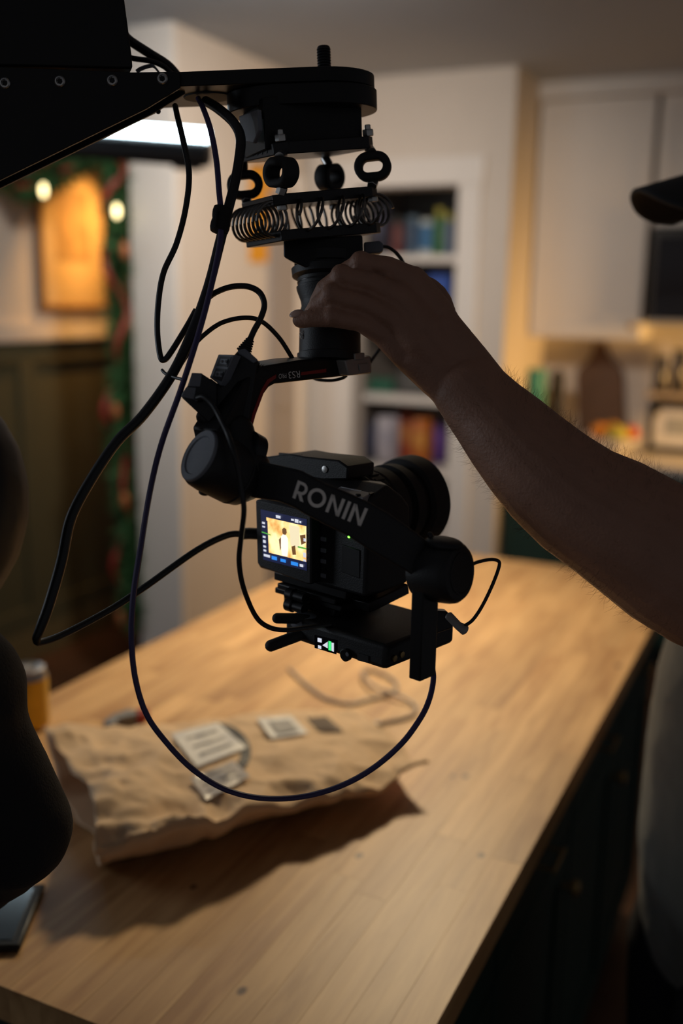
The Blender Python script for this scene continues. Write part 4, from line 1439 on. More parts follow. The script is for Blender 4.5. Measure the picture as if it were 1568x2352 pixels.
# lens
lc = n0 - RG * 0.060 + Z * 0.052
MB().lathe(lc + FG * 0.045, FG, [(0, 0.034), (0.006, 0.036), (0.010, 0.0345), (0.012, 0.0355), (0.026, 0.0355), (0.028, 0.034), (0.030, 0.0355), (0.042, 0.0365), (0.044, 0.0325), (0.050, 0.0325), (0.051, 0.0375), (0.062, 0.0375), (0.064, 0.034), (0.070, 0.034)], 56).build('lens_barrel', M_RUB, cine, angle=25)
for q in range(30):
    an = 2 * math.pi * q / 30
    v = RG * math.cos(an) + Z * math.sin(an)
    MB().box(lc + FG * 0.064 + v * 0.0358, 0.0012, 0.006, 0.0007, (v.cross(FG), FG, v)).build('focus_ridge', M_RUB, cine)
MB().lathe(lc + FG * 0.1155, FG, [(0, 0.0365), (0.002, 0.0405), (0.010, 0.0420), (0.020, 0.0425), (0.0205, 0.0405), (0.004, 0.034)], 56).build('lens_hood', M_RUB, cine, angle=25)
MB().lathe(lc + FG * 0.1165, FG, [(0, 0.0325), (0.002, 0.028), (0.004, 0.001)], 40).build('front_glass', M_GLASS, cine)

# quick release plates under the camera
zt = P(885, 1541, 0.77).z + 0.0205
zc = n0.z
cc = n0 - RG * 0.066 + FG * 0.022
qr = thing('quick_release_base', Vector((cc.x, cc.y, zt)), 'black stacked quick release plates under the cinema camera', 'camera plate')
hh = (zc - zt)
MB().box(Vector((cc.x, cc.y, zc - hh * 0.16)), 0.042, 0.020, hh * 0.15, (RG, FG, Z)).build('top_plate', M_BLKM, qr, bevel=0.001)
MB().box(Vector((cc.x, cc.y, zc - hh * 0.42)), 0.034, 0.024, hh * 0.10, (RG, FG, Z)).build('middle_plate', M_BLKM, qr, bevel=0.001)
MB().box(Vector((cc.x, cc.y, zc - hh * 0.62)), 0.039, 0.022, hh * 0.10, (RG, FG, Z)).build('dovetail_plate', M_BLKM, qr, bevel=0.001)
MB().box(Vector((cc.x, cc.y, zc - hh * 0.86)) + FG * 0.01, 0.030, 0.030, hh * 0.13, (RG, FG, Z)).build('base_plate', M_BLKM, qr, bevel=0.001)
kx = P(690, 1372, 0.84)
for (x, y) in ((678, 1368), (676, 1392)):
    p = P(x, y, 0.845)
    MB().lathe(p, -RG, [(-0.012, 0.0045), (0, 0.0045), (0.001, 0.0058), (0.008, 0.0058), (0.009, 0.0048)], 18).build('thumb_screw', M_BLKM, qr)
MB().prism([on(x, y, n0 + RG * -0.004, RG) for x, y in ((846, 1386), (938, 1341), (940, 1364), (872, 1398), (850, 1408))], -RG * 0.018).build('support_bar', M_BLKM, qr, bevel=0.001)

# ================================================================== TRANSMITTER below
tn = P(885, 1541, 0.77)
tx = thing('video_transmitter', tn, 'black wireless video transmitter with lit display and stub antennas under the camera', 'transmitter')
tb0 = tn - RG * 0.0555 + FG * 0.045 + Z * 0.0100
MB().box(tb0, 0.0555, 0.045, 0.0100, (RG, FG, Z)).build('transmitter_body', M_BLKP, tx, bevel=0.004, bseg=3)


def txp(x, y, lift):
    return on(x, y, tn - FG * lift, -FG)


def txr(pts, lift, thick=0.0004):
    return MB().prism([txp(x, y, lift) for x, y in pts], FG * thick)


dsp = txr([(722, 1458), (772, 1470), (772, 1503), (722, 1488)], 0.0006).build('display', M_GLASS, tx, smooth=False)
for pts, m in (([(729, 1465), (738, 1467), (738, 1476), (729, 1474)], gw), ([(730, 1482), (737, 1484), (737, 1491), (730, 1489)], gw),
               ([(740, 1482), (752, 1474), (752, 1489)], gw), ([(754, 1472), (760, 1474), (760, 1495), (754, 1493)], glow('green_bar_glow', (0.05, 0.8, 0.2), 1.2)),
               ([(761, 1476), (766, 1477), (766, 1497), (761, 1495)], gw)):
    txr(pts, 0.0010, 0.0002).build('display_icon', m, dsp, smooth=False)
MB().lathe(txp(797, 1503, 0), -FG, [(0, 0.0052), (0.003, 0.0052), (0.0036, 0.0044)], 20).build('menu_knob', M_BLKM, tx)
MB().lathe(txp(797, 1503, 0.0036), -FG, [(0, 0.0018), (0.0003, 0.0016)], 12).build('knob_mark', M_GREYP, tx)
txr([(820, 1500), (846, 1507), (846, 1524), (820, 1517)], 0.001, 0.0014).build('port_cover', M_RUB, tx, bevel=0.0004)
for (x, y) in ((905, 1512), (922, 1503)):
    q = on(x, y, tn + RG * 0.0002, RG)
    MB().lathe(q, RG, [(0, 0.0026), (0.0012, 0.0026), (0.0014, 0.0014)], 14).build('socket', M_BRASS, tx)
for a, b, r_ in (((705, 1452), (622, 1483), 0.0050), ((705, 1421), (637, 1420), 0.0045)):
    p0, p1 = P(*a, 0.832), P(*b, 0.826)
    MB().limb([(p0, r_ * 0.8), (p0.lerp(p1, 0.25), r_), (p1, r_)], 16, 5).build('antenna', M_RUB, tx)
MB().ell(P(700, 1428, 0.838), 0.015, 0.012, 0.0080, (RG, FG, Z)).build('antenna_mount', M_GREYP, tx)
# clamp with lever at the right
cl = thing('side_clamp', P(1020, 1430, 0.80), 'black clamp with tan lit lever behind the gimbal post', 'clamp')
MB().prism([P(x, y, 0.795) for x, y in ((1000, 1402), (1026, 1404), (1038, 1418), (1040, 1442), (1000, 1456))], FC * 0.02).build('clamp_block', M_BLKM, cl, bevel=0.001)
MB().limb([(P(1030, 1414, 0.792), (0.0035, 0.002)), (P(1052, 1437, 0.792), (0.0035, 0.002)), (P(1066, 1446, 0.792), (0.0045, 0.003))], 12, 4).build('lever', M_SILV, cl)

# ================================================================== POWER BOX on the pan arm
pb = thing('power_splitter_box', P(510, 900, 0.77), 'black power splitter box with sockets strapped to the pan arm', 'power box')
d_ = 0.762
MB().prism([P(x, y, d_) for x, y in ((537, 816), (545, 806), (560, 803), (590, 826), (588, 850), (568, 985), (520, 990), (490, 955), (478, 905), (482, 868), (506, 886))], FC * 0.026).build('box_body', M_BLKP, pb, bevel=0.0012)
nl = (-RC * 0.62 - FC * 0.78).normalized()
sp_ = P(510, 850, 0.757)
MB().prism([on(x, y, sp_, nl) for x, y in ((501, 814), (537, 815), (506, 886), (481, 867))], -nl * 0.008).build('socket_panel', M_GREYP, pb, bevel=0.0006)
for qd in (((505, 818), (531, 819), (521, 843), (497, 840)), ((496, 846), (519, 848), (508, 876), (487, 866))):
    so = MB().prism([on(x, y, sp_ + nl * 0.0004, nl) for x, y in qd], -nl * 0.0006).build('socket', M_INK, pb, smooth=False)
    cx, cy = sum(q[0] for q in qd) / 4, sum(q[1] for q in qd) / 4
    MB().prism([on(cx + dx, cy + dy, sp_ + nl * 0.0009, nl) for dx, dy in ((-7, -6), (9, -5), (6, 7), (-9, 5))], -nl * 0.0004).build('socket_insert', M_GREYP, so, smooth=False)
    for dx in (-4, 5):
        MB().lathe(on(cx + dx, cy, sp_ + nl * 0.0010, nl), nl, [(0, 0.0011), (0.0003, 0.0011)], 12).build('pin_hole', M_INK, so)
MB().prism([P(x, y, 0.757) for x, y in ((440, 857), (463, 858), (497, 880), (497, 950), (480, 972), (418, 914), (416, 905), (430, 886))], FC * 0.024).build('plug_housing', M_BLKP, pb, bevel=0.001)
for qd in (((440, 856), (464, 857), (459, 888), (432, 887)), ((427, 889), (450, 890), (446, 918), (415, 911))):
    MB().prism([P(x, y, 0.7565) for x, y in qd], FC * 0.004).build('plug_cap', M_GREYP, pb, bevel=0.0006)
MB().limb([(P(468, 958, 0.765), 0.006), (P(492, 972, 0.768), 0.007)], 12, 4).build('side_knob', M_BLKP, pb)
MB().lathe(P(453, 915, 0.754), (-RC * 0.5 - FC).normalized(), [(-0.004, 0.0030), (0, 0.0030), (0.001, 0.0024)], 16).build('outlet', M_BLKM, pb)
MB().prism([P(x, y, 0.760) for x, y in ((545, 805), (562, 800), (592, 826), (582, 834), (548, 812))], FC * 0.022).build('top_cap', M_GREYP, pb, bevel=0.0008)
fz = MB()
rg = random.Random(5)
for k in range(160):
    p0 = P(598 + rg.gauss(0, 7), 848 + rg.gauss(0, 5), 0.775 + rg.uniform(-0.004, 0.004))
    dv = Vector((rg.gauss(0, 1), rg.gauss(0, 1), rg.gauss(0.5, 1))).normalized() * rg.uniform(0.001, 0.0028)
    fz.tube([p0, p0 + dv], 0.00016, 3, caps=False)
fz.build('velcro_fuzz', M_VEL, pb)['kind'] = 'stuff'

# ================================================================== CABLES
def cable(name, px, r, m, label, extra=None, sub=8, group='cables of the camera rig', cat='cable'):
    pts = spline([P(x, y, d) for x, y, d in px], sub)
    o = MB().tube(pts, r, 10).build(name, m, None)
    tag(o, label, cat, group)
    return o


cable('thin_cable', [(402, 243, .83), (406, 262, .82), (422, 330, .80), (434, 400, .79), (426, 480, .79), (405, 560, .79), (376, 625, .79), (364, 690, .79), (361, 760, .79), (368, 818, .79), (378, 826, .79), (395, 805, .79),
                     (430, 748, .80), (450, 712, .803)], 0.0024, M_CAB, 'thin black cable hanging in a loop left of the thick cable')
pts = spline([P(x, y, d) for x, y, d in [(472, 232, .835), (500, 249, .818), (535, 280, .805), (552, 315, .80), (549, 365, .795), (538, 425, .79), (520, 495, .785), (504, 560, .785), (478, 660, .785), (440, 765, .785), (395, 860, .78), (330, 952, .775),
                          (268, 1015, .77), (210, 1100, .765), (163, 1190, .76), (141, 1290, .757), (112, 1390, .755), (92, 1445, .755), (84, 1468, .757), (95, 1475, .762), (150, 1455, .78), (250, 1402, .81), (330, 1350, .83), (450, 1265, .85), (520, 1230, .862), (560, 1226, .866)]], 8)
nn = len(pts)
rr = [0.0041 - 0.0012 * max(0, min(1, (i / nn - 0.66) / 0.08)) for i in range(nn)]
th = thing('thick_cable', pts[0], 'thick black cable swinging out left and back to the camera', 'cable', 'cables of the camera rig')
MB().tube(pts, rr, 12).build('cord', M_CAB, th)
MB().tube([P(556, 1226, .866), P(572, 1225, .868), P(592, 1226, .868)], (0.0055, 0.0045), 12).build('connector', M_BLKP, th)
cable('purple_cable', [(455, 226, .835), (467, 250, .812), (484, 300, .795), (497, 370, .788), (503, 440, .782), (508, 500, .778), (504, 565, .775), (482, 670, .772), (452, 780, .768), (415, 895, .764), (372, 1015, .762), (346, 1120, .762), (324, 1250, .762),
                       (306, 1370, .764), (302, 1470, .766), (311, 1560, .768), (336, 1640, .770), (380, 1703, .772), (440, 1765, .774), (510, 1810, .775), (590, 1832, .775), (680, 1832, .775), (770, 1810, .773), (850, 1769, .770), (920, 1710, .768), (965, 1650, .772), (986, 1605, .779), (995, 1560, .785), (992, 1530, .79)],
      0.0023, M_PURP, 'dark purple cable making the big loop over the parcel')
lp = thing('looped_power_cable', P(495, 672, .79), 'black cable arching into the ribbed plug on the power box', 'cable', 'cables of the camera rig')
MB().tube(spline([P(x, y, d) for x, y, d in [(470, 690, .795), (495, 672, .79), (530, 659, .787), (568, 658, .785), (596, 672, .783), (607, 700, .781), (598, 732, .779), (583, 760, .778), (570, 790, .777)]], 8), 0.0024, 10).build('cord', M_CAB, lp)
for k in range(6):
    a, b = P(574 - k * 2.6, 780 + k * 5.0, .777), P(573 - k * 2.6, 782.5 + k * 5.0, .777)
    MB().lathe(a, (b - a), [(0, 0.0034 + k * 0.0005), (0.0011, 0.0036 + k * 0.0005)], 16).build('strain_relief_ring', M_RUB, lp)
MB().limb([(P(575, 778, .777), 0.0026), (P(560, 808, .777), 0.005)], 14, 3).build('plug_neck', M_RUB, lp)
cable('arched_cable', [(400, 860, .80), (440, 800, .80), (470, 768, .80), (510, 741, .80), (560, 730, .805), (600, 738, .81), (640, 775, .82), (672, 824, .828)], 0.0019, M_CAB, 'thin black cable arching to the foot of the pan motor')
cable('short_lead', [(372, 850, .79), (380, 858, .785), (398, 866, .775), (420, 872, .765)], 0.0013, M_CAB, 'short black lead entering the plug caps of the power box')
cable('camera_cable', [(453, 914, .752), (468, 912, .748), (488, 930, .744), (505, 960, .738), (524, 1000, .722), (540, 1050, .718), (552, 1110, .719), (560, 1170, .722), (554, 1230, .735), (549, 1290, .75), (559, 1350, .765), (585, 1412, .785), (612, 1438, .795), (650, 1447, .80), (700, 1442, .805), (760, 1434, .81)],
      0.0020, M_CAB, 'black cable running from power box down in front of the roll motor')
cable('tilt_cable', [(1084, 1296, .765), (1100, 1290, .77), (1125, 1285, .78), (1143, 1288, .785), (1146, 1300, .787), (1132, 1340, .79), (1108, 1390, .79), (1085, 1424, .79), (1062, 1440, .792)], 0.0014, M_CAB, 'thin black cable looping right of the tilt motor')
ul = thing('usb_lead', P(860, 567, .845), 'grey plug and black lead behind the gripping hand', 'cable', 'cables of the camera rig')
MB().prism([P(x, y, 0.846) for x, y in ((835, 556), (872, 552), (880, 560), (880, 574), (872, 580), (836, 583))], FC * 0.008).build('plug', M_GREYP, ul, bevel=0.0012)
MB().tube(spline([P(x, y, d) for x, y, d in [(878, 566, .850), (893, 569, .852), (910, 582, .856), (926, 604, .866), (940, 640, .90), (925, 700, .915), (885, 780, .91), (850, 832, .89)]], 8), 0.0016, 8).build('cord', M_CAB, ul)
cable('arm_loop_cable', [(715, 866, .86), (730, 872, .855), (760, 874, .85), (785, 869, .85), (796, 862, .85)], 0.0014, M_CAB, 'short black cable loop under the pan arm')
cable('upper_cable', [(285, 80, .86), (302, 96, .86), (345, 124, .86), (385, 150, .86), (412, 180, .87)], 0.0040, M_CAB, 'thick black cable dropping behind the crane motor housing')
cable('upper_cable', [(290, 130, .85), (310, 135, .85), (345, 140, .85), (375, 152, .855), (398, 172, .86)], 0.0024, M_CAB, 'thinner black cable between crane housing and long plate')
for k, (dx, dy) in enumerate(((0, 0), (3, 4))):
    cable('signal_wire', [(312 + dx, 163 + dy, .84), (322 + dx, 156 + dy, .84), (340 + dx, 150 + dy, .84), (352 + dx, 151 + dy, .84), (366 + dx, 168 + dy, .85)], 0.0009, M_GREYP, ['grey signal wire on the crane plate, upper one', 'grey signal wire on the crane plate, lower one'][k], group='grey wires on the crane plate')
# hook and loop strap round the bundle
sa, sb = P(512, 478, .782), P(503, 532, .780)
axs = (sb - sa).normalized()
st_ = tag(MB().tube([sa.lerp(sb, k / 6) for k in range(7)], [(0.0072, 0.0068), (0.0078, 0.0072), (0.0076, 0.0072), (0.0070, 0.0068), (0.0077, 0.0070), (0.0078, 0.0072), (0.0070, 0.0066)], 18).build('cable_strap', M_VEL), 'black hook and loop strap bundling the thick and purple cables', 'strap')
MB().prism([P(495, 485, .772), P(500, 482, .772), P(497, 522, .772), P(492, 520, .772)], FC * 0.003).build('strap_end', M_VEL, st_, bevel=0.0006)

# ================================================================== PEOPLE
def crown(s, c, fwd, up, k=1.0):
    """head: skull, jaw, nose, lips, ears, brow as overlapping volumes, joined later into one surface"""
    lf = up.cross(fwd).normalized()
    ax = (fwd, lf, up)
    s.ell(c + up * 0.025 * k, 0.098 * k, 0.077 * k, 0.100 * k, ax)
    s.ell(c + fwd * 0.022 * k - up * 0.045 * k, 0.068 * k, 0.060 * k, 0.078 * k, ax)
    s.limb([(c + fwd * 0.040 * k - up * 0.090 * k, 0.030 * k), (c + fwd * 0.060 * k - up * 0.092 * k, 0.024 * k)], 14, 4)
    s.limb([(c + fwd * 0.082 * k + up * 0.012 * k, 0.009 * k), (c + fwd * 0.096 * k - up * 0.018 * k, 0.011 * k), (c + fwd * 0.100 * k - up * 0.026 * k, 0.012 * k)], 12, 4)
    for q in (-1, 1):
        s.ell(c + fwd * 0.088 * k - up * 0.030 * k + lf * 0.010 * k * q, 0.010 * k, 0.008 * k, 0.007 * k, ax, 10, 6)
        s.ell(c + fwd * 0.070 * k + up * 0.004 * k + lf * 0.032 * k * q, 0.012 * k, 0.014 * k, 0.009 * k, ax, 10, 6)
        s.limb([(c + fwd * 0.079 * k + up * 0.022 * k + lf * 0.014 * k * q, 0.007 * k), (c + fwd * 0.070 * k + up * 0.024 * k + lf * 0.044 * k * q, 0.007 * k)], 10, 3)
        s.ell(c - fwd * 0.004 * k - up * 0.010 * k + lf * 0.076 * k * q, 0.017 * k, 0.007 * k, 0.030 * k, ax, 12, 8)
        s.ell(c + fwd * 0.052 * k - up * 0.030 * k + lf * 0.036 * k * q, 0.025 * k, 0.020 * k, 0.022 * k, ax, 12, 8)
    s.limb([(c + fwd * 0.080 * k - up * 0.053 * k - lf * 0.018 * k, 0.006 * k), (c + fwd * 0.087 * k - up * 0.052 * k, 0.007 * k), (c + fwd * 0.080 * k - up * 0.053 * k + lf * 0.018 * k, 0.006 * k)], 10, 3)
    s.limb([(c + fwd * 0.078 * k - up * 0.065 * k - lf * 0.015 * k, 0.006 * k), (c + fwd * 0.084 * k - up * 0.065 * k, 0.007 * k), (c + fwd * 0.078 * k - up * 0.065 * k + lf * 0.015 * k, 0.006 * k)], 10, 3)


def eyes(c, fwd, up, parent, k=1.0):
    lf = up.cross(fwd).normalized()
    for q in (-1, 1):
        e = MB().ell(c + fwd * 0.0745 * k + up * 0.004 * k + lf * 0.032 * k * q, 0.0115 * k, 0.0115 * k, 0.0085 * k, (fwd, lf, up), 14, 10).build('eye', mat('eye_white', (0.5, 0.48, 0.45), 0.2), parent)
        MB().ell(c + fwd * 0.0850 * k + up * 0.004 * k + lf * 0.032 * k * q, 0.002 * k, 0.005 * k, 0.005 * k, (fwd, lf, up), 12, 8).build('iris', mat('iris_brown', (0.05, 0.025, 0.01), 0.2), e)


# ---------------------------------------------------------------- operator at the right
pf, pl = -RH, -FH
base = RH * 0.52 + FH * 1.17
pfr = pf * math.cos(0.55) - pl * math.sin(0.55)
plr = pl * math.cos(0.55) + pf * math.sin(0.55)


def Q(f, l, z):
    return base + pf * f + pl * l + Z * z


man = thing('person', Q(0, 0, 0), 'person in black cap and grey green shirt gripping the gimbal post', 'person')
s = MB()
ELB = P(1630, 1338, 0.785)
FORE = [(ELB, 0.056), (P(1540, 1284, .785), 0.0555), (P(1460, 1230, .787), 0.0525), (P(1392, 1186, .789), 0.0500), (P(1325, 1148, .792), 0.0470), (P(1262, 1096, .796), 0.0440), (P(1208, 1042, .80), 0.0405), (P(1160, 990, .805), 0.0370), (P(1118, 944, .81), 0.0330), (P(1078, 898, .813), 0.0300)]
s.limb(FORE, 22, 5)
for a, b in (((1066, 832), (1030, 876)),):
    s.limb([(P(1120, 925, .812), 0.026), (P(a[0], a[1], .815), 0.0205), (P(1012, 752, .808), 0.0170)], 16, 4)
    s.limb([(P(1100, 945, .812), 0.026), (P(b[0], b[1], .815), 0.0205), (P(958, 822, .812), 0.0165)], 16, 4)
# metacarpals
s.limb([(P(1050, 812, .815), 0.017), (P(1000, 715, .806), 0.0140), (P(950, 643, .803), 0.0112)], 14, 4)
s.limb([(P(1038, 835, .812), 0.017), (P(975, 750, .800), 0.0140), (P(920, 680, .800), 0.0118)], 14, 4)
s.limb([(P(1020, 852, .814), 0.017), (P(955, 782, .802), 0.0138), (P(898, 724, .801), 0.0116)], 14, 4)
s.limb([(P(1005, 868, .818), 0.017), (P(930, 808, .812), 0.0138), (P(880, 764, .807), 0.0112)], 14, 4)
s.ell(P(955, 740, .818), 0.034, 0.012, 0.040, (RC, FC, UC))
# four fingers
HAND = [
    [(950, 643, .804, .0104), (890, 612, .804, .0084), (828, 604, .808, .0086), (790, 626, .817, .0078), (764, 662, .826, .0070)],
    [(920, 683, .798, .0110), (852, 648, .797, .0079), (784, 635, .798, .0088), (746, 663, .808, .0079), (729, 695, .820, .0072)],
    [(898, 727, .799, .0108), (832, 695, .796, .0078), (762, 679, .796, .0086), (729, 702, .807, .0076), (716, 720, .820, .0069)],
    [(880, 767, .806, .0104), (826, 740, .799, .0077), (764, 729, .799, .0081), (714, 731, .804, .0074), (690, 735, .809, .0068)],
]
for fg in HAND:
    s.limb([(P(x, y, d), r) for x, y, d, r in fg], 14, 5)
    x, y, d, r = fg[2]
    s.ell(P(x, y - 3, d - 0.0015), r * 1.06, r * 1.04, r * 1.06, (RC, FC, UC), 12, 8)
for x, y, d, r in ((908, 655, .805, .0085), (925, 648, .808, .0090), (872, 703, .802, .0080), (850, 748, .805, .0075)):
    s.ell(P(x, y, d), r * 1.6, r * 0.9, r, (RC, FC, UC), 12, 8)
# thumb behind the post
s.limb([(P(1035, 800, .828), 0.0150), (P(962, 735, .862), 0.0135), (P(890, 700, .886), 0.0110), (P(830, 680, .893), 0.0098), (P(795, 672, .891), 0.0085)], 14, 5)
# upper arm, torso, neck, head, other arm, legs
SHL = Q(-0.035, 0, 1.475) + plr * 0.185
s.limb([(ELB, 0.050), (ELB.lerp(SHL, 0.3), 0.050), (ELB.lerp(SHL, 0.7), 0.053), (SHL, 0.055)], 18, 5)
for z_, rx, ry in ((0.96, 0.095, 0.13), (1.08, 0.095, 0.12), (1.20, 0.088, 0.120), (1.32, 0.072, 0.130), (1.42, 0.068, 0.140)):
    s.ell(Q(-0.03, 0, z_), rx, ry, 0.11, (pf, pl, Z) if z_ < 1.25 else (pfr, plr, Z))
s.limb([(Q(-0.02, 0, 1.45), 0.062), (Q(0.005, 0, 1.54), 0.056), (Q(0.018, 0, 1.60), 0.055)], 18, 4)
HC = Q(0.012, 0, 1.685)
crown(s, HC, pf, Z)
SHR = Q(-0.035, 0, 1.475) - plr * 0.185
ER = SHR - Z * 0.29 - pf * 0.03
WR = ER - Z * 0.245 + pf * 0.05
s.limb([(SHR, 0.060), (SHR.lerp(ER, 0.5), 0.050), (ER, 0.043)], 16, 4)
s.limb([(ER, 0.043), (ER.lerp(WR, 0.4), 0.038), (WR, 0.026)], 16, 4)
s.limb([(WR - Z * 0.01, 0.022), (WR - Z * 0.07 + pf * 0.01, 0.024)], 14, 4)
for k in range(4):
    b0 = WR - Z * 0.085 + pf * (0.01 + (k - 1.5) * 0.018)
    s.limb([(b0, 0.0095), (b0 - Z * 0.040 + pf * 0.004, 0.0088), (b0 - Z * (0.070 - abs(k - 1.5) * 0.008) + plr * 0.014, 0.008)], 10, 3)
s.limb([(WR - Z * 0.02 + pf * 0.02, 0.012), (WR - Z * 0.06 + pf * 0.042, 0.0105), (WR - Z * 0.09 + pf * 0.044, 0.009)], 10, 3)
for q in (-1, 1):
    s.limb([(Q(-0.012, q * 0.08, 0.90), 0.080), (Q(0.01, q * 0.10, 0.70), 0.073), (Q(0.01, q * 0.10, 0.50), 0.055), (Q(-0.02, q * 0.105, 0.32), 0.052), (Q(-0.02, q * 0.11, 0.10), 0.036)], 16, 4)
    s.limb([(Q(-0.03, q * 0.11, 0.055), 0.034), (Q(0.06, q * 0.115, 0.042), 0.034), (Q(0.14, q * 0.12, 0.035), 0.026)], 14, 4)
bod = s.build('body', M_SKIN, man)
remesh(bod, 0.0018, 2, 0.5)
eyes(HC, pf, Z, man)
# nail of the little finger
nax = (P(690, 734, .811) - P(716, 729, .807)).normalized()
nup = (UC * 0.62 - FC * 0.78)
nup = (nup - nax * nup.dot(nax)).normalized()
MB().ell(P(686, 732, .810) + nup * 0.0054 - nax * 0.0002, 0.0064, 0.0046, 0.0020, (nax, nax.cross(nup), nup), 18, 10).build('fingernail', M_NAIL, man)

# hair of the forearm
hs = MB()
rg = random.Random(21)
for k in range(1700):
    u = rg.uniform(0.35, 8.6)
    i = int(u)
    p = FORE[i][0].lerp(FORE[i + 1][0], u - i)
    r = FORE[i][1] * (1 - u + i) + FORE[i + 1][1] * (u - i)
    tg = (FORE[i + 1][0] - FORE[i][0]).normalized()
    a = tg.cross(FC).normalized()
    if a.z < 0:
        a = -a
    b = tg.cross(a).normalized()
    an = rg.gauss(0.0, 0.75) if rg.random() < 0.72 else math.pi + rg.gauss(0, 0.6)
    nr = a * math.cos(an) + b * math.sin(an)
    p0 = p + nr * (r - 0.0015)
    L = rg.uniform(0.006, 0.014)
    d0 = (nr + tg * rg.uniform(-0.3, 0.9) + Vector((rg.gauss(0, 0.25), rg.gauss(0, 0.25), rg.gauss(0, 0.25)))).normalized()
    d1 = (d0 + tg * rg.uniform(0.0, 0.9) + Vector((rg.gauss(0, 0.3), rg.gauss(0, 0.3), rg.gauss(0, 0.3)))).normalized()
    hs.tube([p0, p0 + d0 * L * 0.5, p0 + d0 * L * 0.5 + d1 * L * 0.5], [0.00008, 0.00006, 0.00002], 3, caps=False)
tag(hs.build('forearm_hair', M_HAIR, man, smooth=False), kind='stuff')

# shirt
s = MB()
ts = [(0.775, -0.030, 0.130, 0.178), (0.80, -0.024, 0.133, 0.180), (0.90, -0.018, 0.138, 0.178), (1.04, -0.018, 0.138, 0.171), (1.12, -0.020, 0.135, 0.171), (1.20, -0.030, 0.128, 0.175), (1.28, -0.038, 0.118, 0.178), (1.34, -0.046, 0.108, 0.176)]
s.tube([Q(fo, 0, z_) for z_, fo, _, _ in ts], [(ry, rx) for _, _, rx, ry in ts], 32, flat=pl)
for z_, fo, rx, ry, h in ((1.34, -0.044, 0.108, 0.178, 0.09), (1.40, -0.050, 0.100, 0.180, 0.08), (1.455, -0.045, 0.088, 0.165, 0.05)):
    s.ell(Q(fo, 0, z_), rx, ry, h, (pfr, plr, Z), 28, 14)
for e_, s_ in ((ELB, SHL), (ER, SHR)):
    s.limb([(s_ + (e_ - s_) * -0.05, 0.072), (s_.lerp(e_, 0.15), 0.070), (s_.lerp(e_, 0.30), 0.066)], 18, 3)
    s.limb([(s_, 0.066), (Q(-0.04, 0, 1.485) + plr * (0.06 if s_ is SHL else -0.06), 0.060)], 16, 4)
sh = s.build('shirt', M_SHIRT, man)
remesh(sh, 0.007, 14)
dt = bpy.data.textures.new('cloth_fold', 'CLOUDS')
dt.noise_scale = 0.07
dm = sh.modifiers.new('folds', 'DISPLACE')
dm.texture = dt
dm.strength = 0.006
dm.texture_coords = 'GLOBAL'
# trousers and shoes
s = MB()
s.ell(Q(-0.015, 0, 0.88), 0.112, 0.155, 0.09, (pf, pl, Z), 24, 12)
for q in (-1, 1):
    s.limb([(Q(-0.012, q * 0.075, 0.82), 0.094), (Q(0.01, q * 0.10, 0.70), 0.088), (Q(0.01, q * 0.10, 0.50), 0.074), (Q(-0.02, q * 0.105, 0.30), 0.070), (Q(-0.02, q * 0.11, 0.11), 0.062)], 18, 3)
remesh(s.build('trousers', M_DENIM, man), 0.010, 3)
for q in (-1, 1):
    s = MB()
    s.limb([(Q(-0.05, q * 0.11, 0.048), 0.046), (Q(0.04, q * 0.115, 0.048), 0.046), (Q(0.13, q * 0.12, 0.042), 0.040), (Q(0.165, q * 0.12, 0.036), 0.034)], 16, 5)
    s.limb([(Q(-0.03, q * 0.11, 0.06), 0.044), (Q(-0.02, q * 0.11, 0.12), 0.043)], 16, 3)
    s.box(Q(0.055, q * 0.115, 0.012), 0.145, 0.043, 0.011, (pf, pl, Z))
    remesh(s.build('shoe', M_SHOE, man), 0.006, 2)
# hair at the back of the head, and the cap
s = MB()
s.ell(HC - pf * 0.018 + Z * 0.018, 0.090, 0.083, 0.092, (pf, pl, Z))
s.ell(HC - pf * 0.045 - Z * 0.030, 0.055, 0.068, 0.060, (pf, pl, Z))
remesh(s.build('hair', mat('dark_hair', (0.025, 0.016, 0.010), 0.6, var=0.3), man), 0.006, 2)
capc = HC + Z * 0.058 - pf * 0.004
vs, fs = [], []
seg, rings = 36, 10
for i in range(rings + 1):
    ph = math.pi / 2 * i / rings
    for k in range(seg):
        th = 2 * math.pi * k / seg
        vs.append(capc + pf * (0.106 * math.cos(ph) * math.cos(th)) + pl * (0.090 * math.cos(ph) * math.sin(th)) + Z * (0.082 * math.sin(ph) - 0.004))
for i in range(rings):
    for k in range(seg):
        k2 = (k + 1) % seg
        fs.append((i * seg + k, i * seg + k2, (i + 1) * seg + k2, (i + 1) * seg + k))
cp_ = MB().add(vs, fs).build('cap', M_CAP, man, angle=60)
m_ = cp_.modifiers.new('cloth', 'SOLIDIFY')
m_.thickness = 0.004
MB().ell(capc + Z * 0.079, 0.007, 0.007, 0.004, (pf, pl, Z), 12, 8).build('cap_button', M_CAP, cp_)
vs, fs = [], []
nu, nv = 12, 24
for i in range(nu + 1):
    for j in range(nv + 1):
        l = -0.083 + 0.166 * j / nv
        f0 = 0.106 * math.sqrt(max(0, 1 - (l / 0.0905) ** 2)) - 0.012
        f1 = 0.100 + 0.088 * (max(0, 1 - (abs(l) / 0.0845) ** 2.6)) ** 0.5
        f1 = max(f1, f0 + 0.002)
        f = f0 + (f1 - f0) * i / nu
        zz = 0.010 - 7.2 * l * l - 0.30 * max(0, f - 0.09)
        vs.append(capc + pf * f + pl * l + Z * zz)
for i in range(nu):
    for j in range(nv):
        fs.append((i * (nv + 1) + j, (i + 1) * (nv + 1) + j, (i + 1) * (nv + 1) + j + 1, i * (nv + 1) + j + 1))
